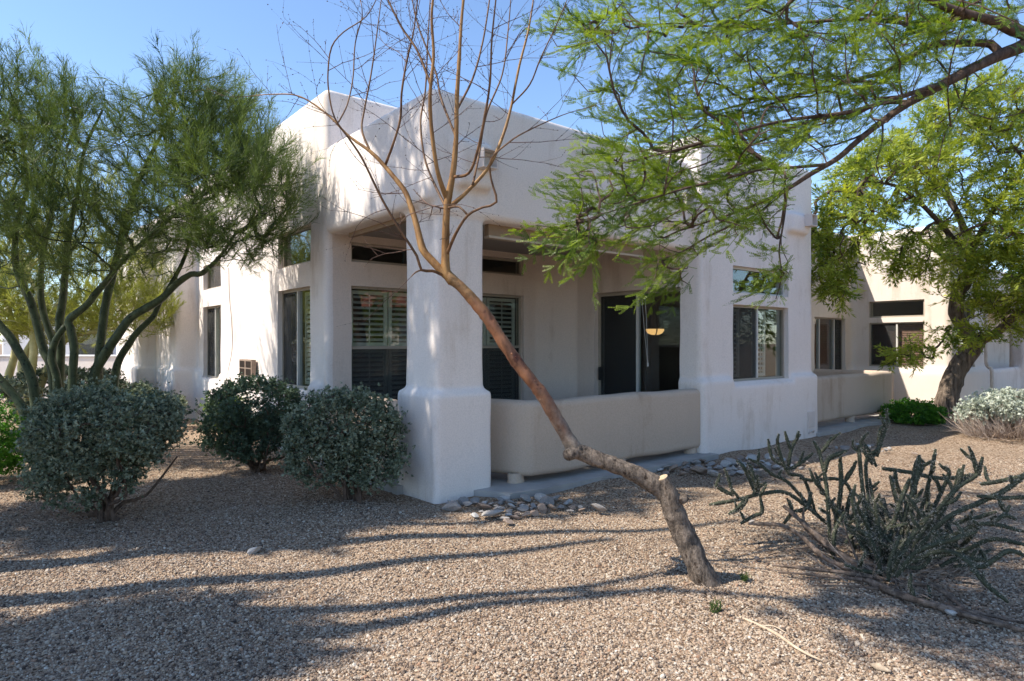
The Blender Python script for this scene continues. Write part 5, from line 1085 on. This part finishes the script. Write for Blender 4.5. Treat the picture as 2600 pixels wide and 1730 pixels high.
# ================================================================== rocks, stick
def rocks():
    rng = np.random.default_rng(71); rm = []
    for i, c in enumerate([(0.27, 0.25, 0.235), (0.34, 0.31, 0.285), (0.29, 0.22, 0.175), (0.43, 0.41, 0.385)]):
        rm.append(simple('rock_face_' + 'abcd'[i], c, 0.9, var=0.28, scale=9, bmp=0.5))
    var = []
    for k in range(8):
        bm = bmesh.new(); bmesh.ops.create_icosphere(bm, subdivisions=2, radius=1)
        pl = [(Vector(rng.normal(0, 1, 3)).normalized(), rng.uniform(.35, .7)) for _ in range(11)]
        for v in bm.verts:
            for n_, h in pl:
                d = v.co.dot(n_)
                if d > h: v.co -= n_ * (d - h)
            v.co += v.co.normalized() * rng.normal(0, .025)
            v.co.z *= .72
        me = bpy.data.meshes.new('rock'); bm.to_mesh(me); bm.free(); var.append(me)
    meshes = []
    for me in var:
        for m_ in rm:
            c = me.copy(); c.materials.append(m_); meshes.append(c)
    def rock(x, y, s, label, group=None, z=None, mi=None):
        me = meshes[rng.integers(len(meshes))] if mi is None else meshes[mi]
        o = link('rock', me); o.location = (x, y, s * .33 if z is None else z); o.scale = (s * rng.uniform(.9, 1.4), s * rng.uniform(.75, 1.1), s * rng.uniform(.5, .85))
        o.rotation_euler = (rng.normal(0, .2), rng.normal(0, .2), rng.uniform(0, 6.28)); tag(o, label, 'rock', group)
    def pile(pts, n, lab, grp, smin, smax, sx, sy):
        placed = []; tries = 0
        while len(placed) < n and tries < 4000:
            tries += 1; k = rng.integers(len(pts)); p = pts[k]; x = p[0] + rng.normal(0, sx); y = p[1] + rng.normal(0, sy); s = rng.uniform(smin, smax)
            q = np.array((x - HOX, y - HOY)); u_, v_ = q @ HU[:2], q @ HV[:2]
            if v_ > -.30 - s * 1.4 and u_ > .62: continue
            if v_ > -.05 - s * 1.4 and u_ > -.2: continue
            if any((x - a) ** 2 + (y - b) ** 2 < ((s + c) * .82) ** 2 for a, b, c in placed): continue
            placed.append((x, y, s)); rock(x, y, s, lab, grp)
    def gp(px, py): d = FPX * EYE / (py - 870); return ((px - 1300) / FPX * d, d)
    pile([gp(1250, 1290), gp(1330, 1300), gp(1390, 1288), gp(1440, 1292), gp(1290, 1310), gp(1340, 1275), gp(1200, 1283)], 46, 'angular pale grey rock in the pile at the foot of the porch pier', 'rocks at the porch pier', .04, .125, .11, .08)
    pile([gp(1740, 1195), gp(1790, 1190), gp(1850, 1185), gp(1900, 1180), gp(1950, 1172), gp(1880, 1200), gp(1980, 1190), gp(1820, 1200)], 60, 'angular grey rock in the long pile along the right block', 'rocks along the right block', .05, .13, .16, .12)
    pile([gp(2150, 1140), gp(2190, 1135), gp(2230, 1142)], 14, 'flat pale rock in the small scatter behind the cactus', 'rocks behind the cactus', .03, .07, .12, .08)
    for px_, py_, s, lab in ((645, 1402, .062, 'single pinkish rock sitting alone on the shaded gravel'), (418, 1437, .022, 'small white stone on the sunlit gravel at left'), (903, 1368, .02, 'small brown stone on the gravel near mid yard'), (1924, 1420, .026, 'small white stone beside the dead cactus stem'), (2420, 1560, .04, 'pale flat stone among the dead cactus branches'), (1580, 1343, .016, 'tiny white stone left of the leaning trunk'), (2322, 1155, .05, 'brown stone at the edge of the house shadow'), (1905, 1328, .05, 'pale lump of stone under the left cactus arm'), (735, 1360, .02, 'small pale stone in the shade of the sage bushes')):
        rock(*gp(px_, py_), s, lab)
    # fallen stick and seed pod
    so = empty('fallen_stick', (*gp(1990, 1620), 0)); tag(so, 'long pale dry stick lying on the gravel in the right foreground', 'stick'); sh = so.location
    pts = [(1878, 1572), (1920, 1590), (1975, 1618), (2020, 1650), (2060, 1672), (2088, 1684)]
    mb = MB(); tube(mb, [np.array((*gp(*p), .012)) for p in pts], [.007, .009, .009, .008, .006, .003], 7, .02, .08, rng); mb.build('stem', M['dry_stick'], so, True, shift=tuple(sh))
    mb = MB(); tube(mb, [np.array((*gp(1930, 1595), .012)), np.array((*gp(1965, 1600), .02)), np.array((*gp(2000, 1615), .012))], [.006, .004, .002], 6, .02, .05, rng); mb.build('side_twig', M['dry_stick'], so, True, shift=tuple(sh))
    po = empty('seed_pod', (*gp(2240, 1703), 0)); tag(po, 'curled brown seed pod lying on the gravel near the bottom edge', 'seed pod'); sh = po.location
    mb = MB(); tube(mb, [np.array((*gp(2210, 1693), .012)), np.array((*gp(2232, 1703), .016)), np.array((*gp(2262, 1712), .012))], [.004, .02, .005], 8, .01, .06, rng); mb.build('pod', M['dry_stick'], po, True, shift=tuple(sh))
rocks()
# small weeds
def weed(px_, py_, seed, label):
    rng = np.random.default_rng(seed); d = FPX * EYE / (py_ - 870); b = np.array(((px_ - 1300) / FPX * d, d, 0)); t = empty('weed', tuple(b)); tag(t, label, 'weed')
    mb = MB(); uv, uf = needle_unit(rng, 20, 1, .03, .6); P = np.tile(np.array((0, 0, .0)), (9, 1)) + rng.normal(0, .012, (9, 3)) * (1, 1, 0)
    scatter(mb, uv, uf, P, np.array((0, 0, 1.0)) + rng.normal(0, .35, (9, 3)), rng.uniform(.05, .10, 9), rng); tag(mb.build('blades', M['weed'], t), kind='stuff')
weed(1892, 1478, 81, 'small green weed sprouting between the leaning trunk and the cactus'); weed(1812, 1560, 82, 'tiny weed in the foreground left of the dry stick')

# ================================================================== saguaro beyond the wall
sg = empty('saguaro_cactus', (-12.6, 22.5, 0)); tag(sg, 'columnar saguaro cactus standing beyond the boundary wall', 'cactus')
mb = MB(); k = 24; zs = np.linspace(-.1, 2.35, 26); V = []
for z in zs:
    r = .19 * min(1, ((2.36 - z) / .3) ** .5) ; a = np.arange(k) * 2 * np.pi / k; rr = r * (1 + .10 * (np.arange(k) % 2 * 2 - 1)); V.append(np.column_stack([rr * np.cos(a), rr * np.sin(a), np.full(k, z)]))
i = np.arange(k); j = (i + 1) % k; mb.add(np.concatenate(V), (np.stack([i, j, j + k, i + k], 1)[None] + (np.arange(25) * k)[:, None, None]).reshape(-1, 4)); mb.build('column', M['saguaro'], sg)

# ================================================================== across the yard, right of the picture (mirrored in the porch windows)
def side_tree(x, y, h, label, seed, leaf):
    b = np.array((x, y, 0.0)); rg = np.random.default_rng(seed)
    L = [([b, b + (.1, .1, h * .2), b + (-.1, .15, h * .4)], [.2, .16, .13])]
    for k in range(5):
        a = k * 1.26 + rg.uniform(-.3, .3); d = np.array((math.cos(a), math.sin(a), 0)); L.append(([b + (-.1, .15, h * .38), b + d * h * .14 + (0, 0, h * .58), b + d * h * .28 + (0, 0, h * .72)], [.08, .05, .025]))
    at_ = np.concatenate([ell_points(rg, 150, (x, y, h * .68), (h * .42, h * .42, h * .3), .4), ell_points(rg, 80, (x + .3, y - .2, h * .42), (h * .4, h * .4, h * .2), .5)])
    return mesquite('mesquite_tree', label, L, at_, seed, leaf, 'mq_bark', False, 0, b, 'mq_bark2', scale=(1.8, 2.8), per_node=.3, droop=-.3, rt=.006, align=.5)
side_tree(9.6, 3.2, 4.2, 'bushy green mesquite right of the picture, mirrored in the porch windows', 101, 'mq_leaf')
side_tree(12.3, 10.4, 5.0, 'green mesquite right of the picture, mirrored in the right block windows', 102, 'mq_leaf')
side_tree(12.6, .2, 3.6, 'low green mesquite by the red-roofed house across the yard', 103, 'mq_leaf2')
rh = empty('red_roof_house', (19.5, -.5, 0), R(115)); tag(rh, 'beige house with red tiled hip roof across the yard', 'house')
bm = bmesh.new(); bbox_bm(bm, -6, 6, -4, 4, -.2, 2.9, 0); me = bpy.data.meshes.new('wall'); bm.to_mesh(me); bm.free(); me.materials.append(M['stucco2']); link('wall', me, rh)
mb = MB(); mb.add([(-6.6, -4.6, 2.9), (6.6, -4.6, 2.9), (6.6, 4.6, 2.9), (-6.6, 4.6, 2.9), (-2.2, 0, 4.8), (2.2, 0, 4.8)], [(0, 1, 5, 4), (2, 3, 4, 5)]); mb.f.append(np.array([(1, 2, 5), (3, 0, 4)])); mb.f.append(np.array([(3, 2, 1, 0)])); mb.build('roof', M['roof_tile'], rh)
for x0 in (-4, -.8, 2.4):
    for yf, sg in ((4, 1), (-4, -1)):
        mb = MB(); mb.box(x0, x0 + 1.6, yf - .06, yf + .06, .9, 2.2); w = mb.build('window', M['frame'], rh)
        mb = MB(); mb.box(x0 + .07, x0 + 1.53, yf - .066, yf + .066, .97, 2.13); mb.build('pane', M['glass'], w)

# ================================================================== leaf litter on the gravel
def litter():
    rng = np.random.default_rng(111); mb = MB(); P = []
    for cx, cy, r, n in ((-3.6, 5.6, .9, 500), (-3.1, 7.7, .7, 250), (-1.6, 6.2, .6, 300), (2.6, 4.3, .9, 500), (1.2, 4.1, .5, 150), (0, 4.5, 3.5, 900), (2.5, 6.5, 2.5, 500)):
        P.append(np.column_stack([rng.normal(cx, r * .6, n), rng.normal(cy, r * .5, n), np.full(n, .004)]))
    P = np.concatenate(P); q = P[:, :2] - np.array((HOX, HOY)); uu = q @ HU[:2]; vv = q @ HV[:2]; P = P[~((uu > -.05) & (vv > -.45))]; P = P[P[:, 1] > 2.4]
    z = 0.018 * np.sin(P[:, 0] * 1.7 + 0.6 * np.sin(P[:, 1] * 1.3)) * np.sin(P[:, 1] * 1.9 + 0.5) + 0.012 * np.sin(P[:, 0] * 3.9 + P[:, 1] * 2.3); P[:, 2] = z + .002
    D = rng.normal(0, 1, P.shape); D[:, 2] = rng.normal(.05, .15, len(P))
    scatter(mb, [(0, 0, 0), (.5, .16, .05), (1, 0, .02), (.5, -.16, .05)], [(0, 1, 2, 3)], P, D, rng.uniform(.008, .03, len(P)), rng, roll=rng.normal(0, .4, len(P)))
    tw = P[rng.random(len(P)) < .12]; Dt = rng.normal(0, 1, tw.shape); Dt[:, 2] = 0; Dt /= np.linalg.norm(Dt, axis=1, keepdims=True); L = rng.uniform(.03, .16, (len(tw), 1))
    frusta(mb, tw + (0, 0, .003), tw + Dt * L + (0, 0, .006), np.full(len(tw), .0022), np.full(len(tw), .001), 4, np.repeat(rng.random(len(tw)), 8))
    o = mb.build('leaf_litter', M['dry_twig'], None, kind='stuff'); tag(o, 'dry fallen leaves and twigs scattered on the gravel', 'litter')
litter()
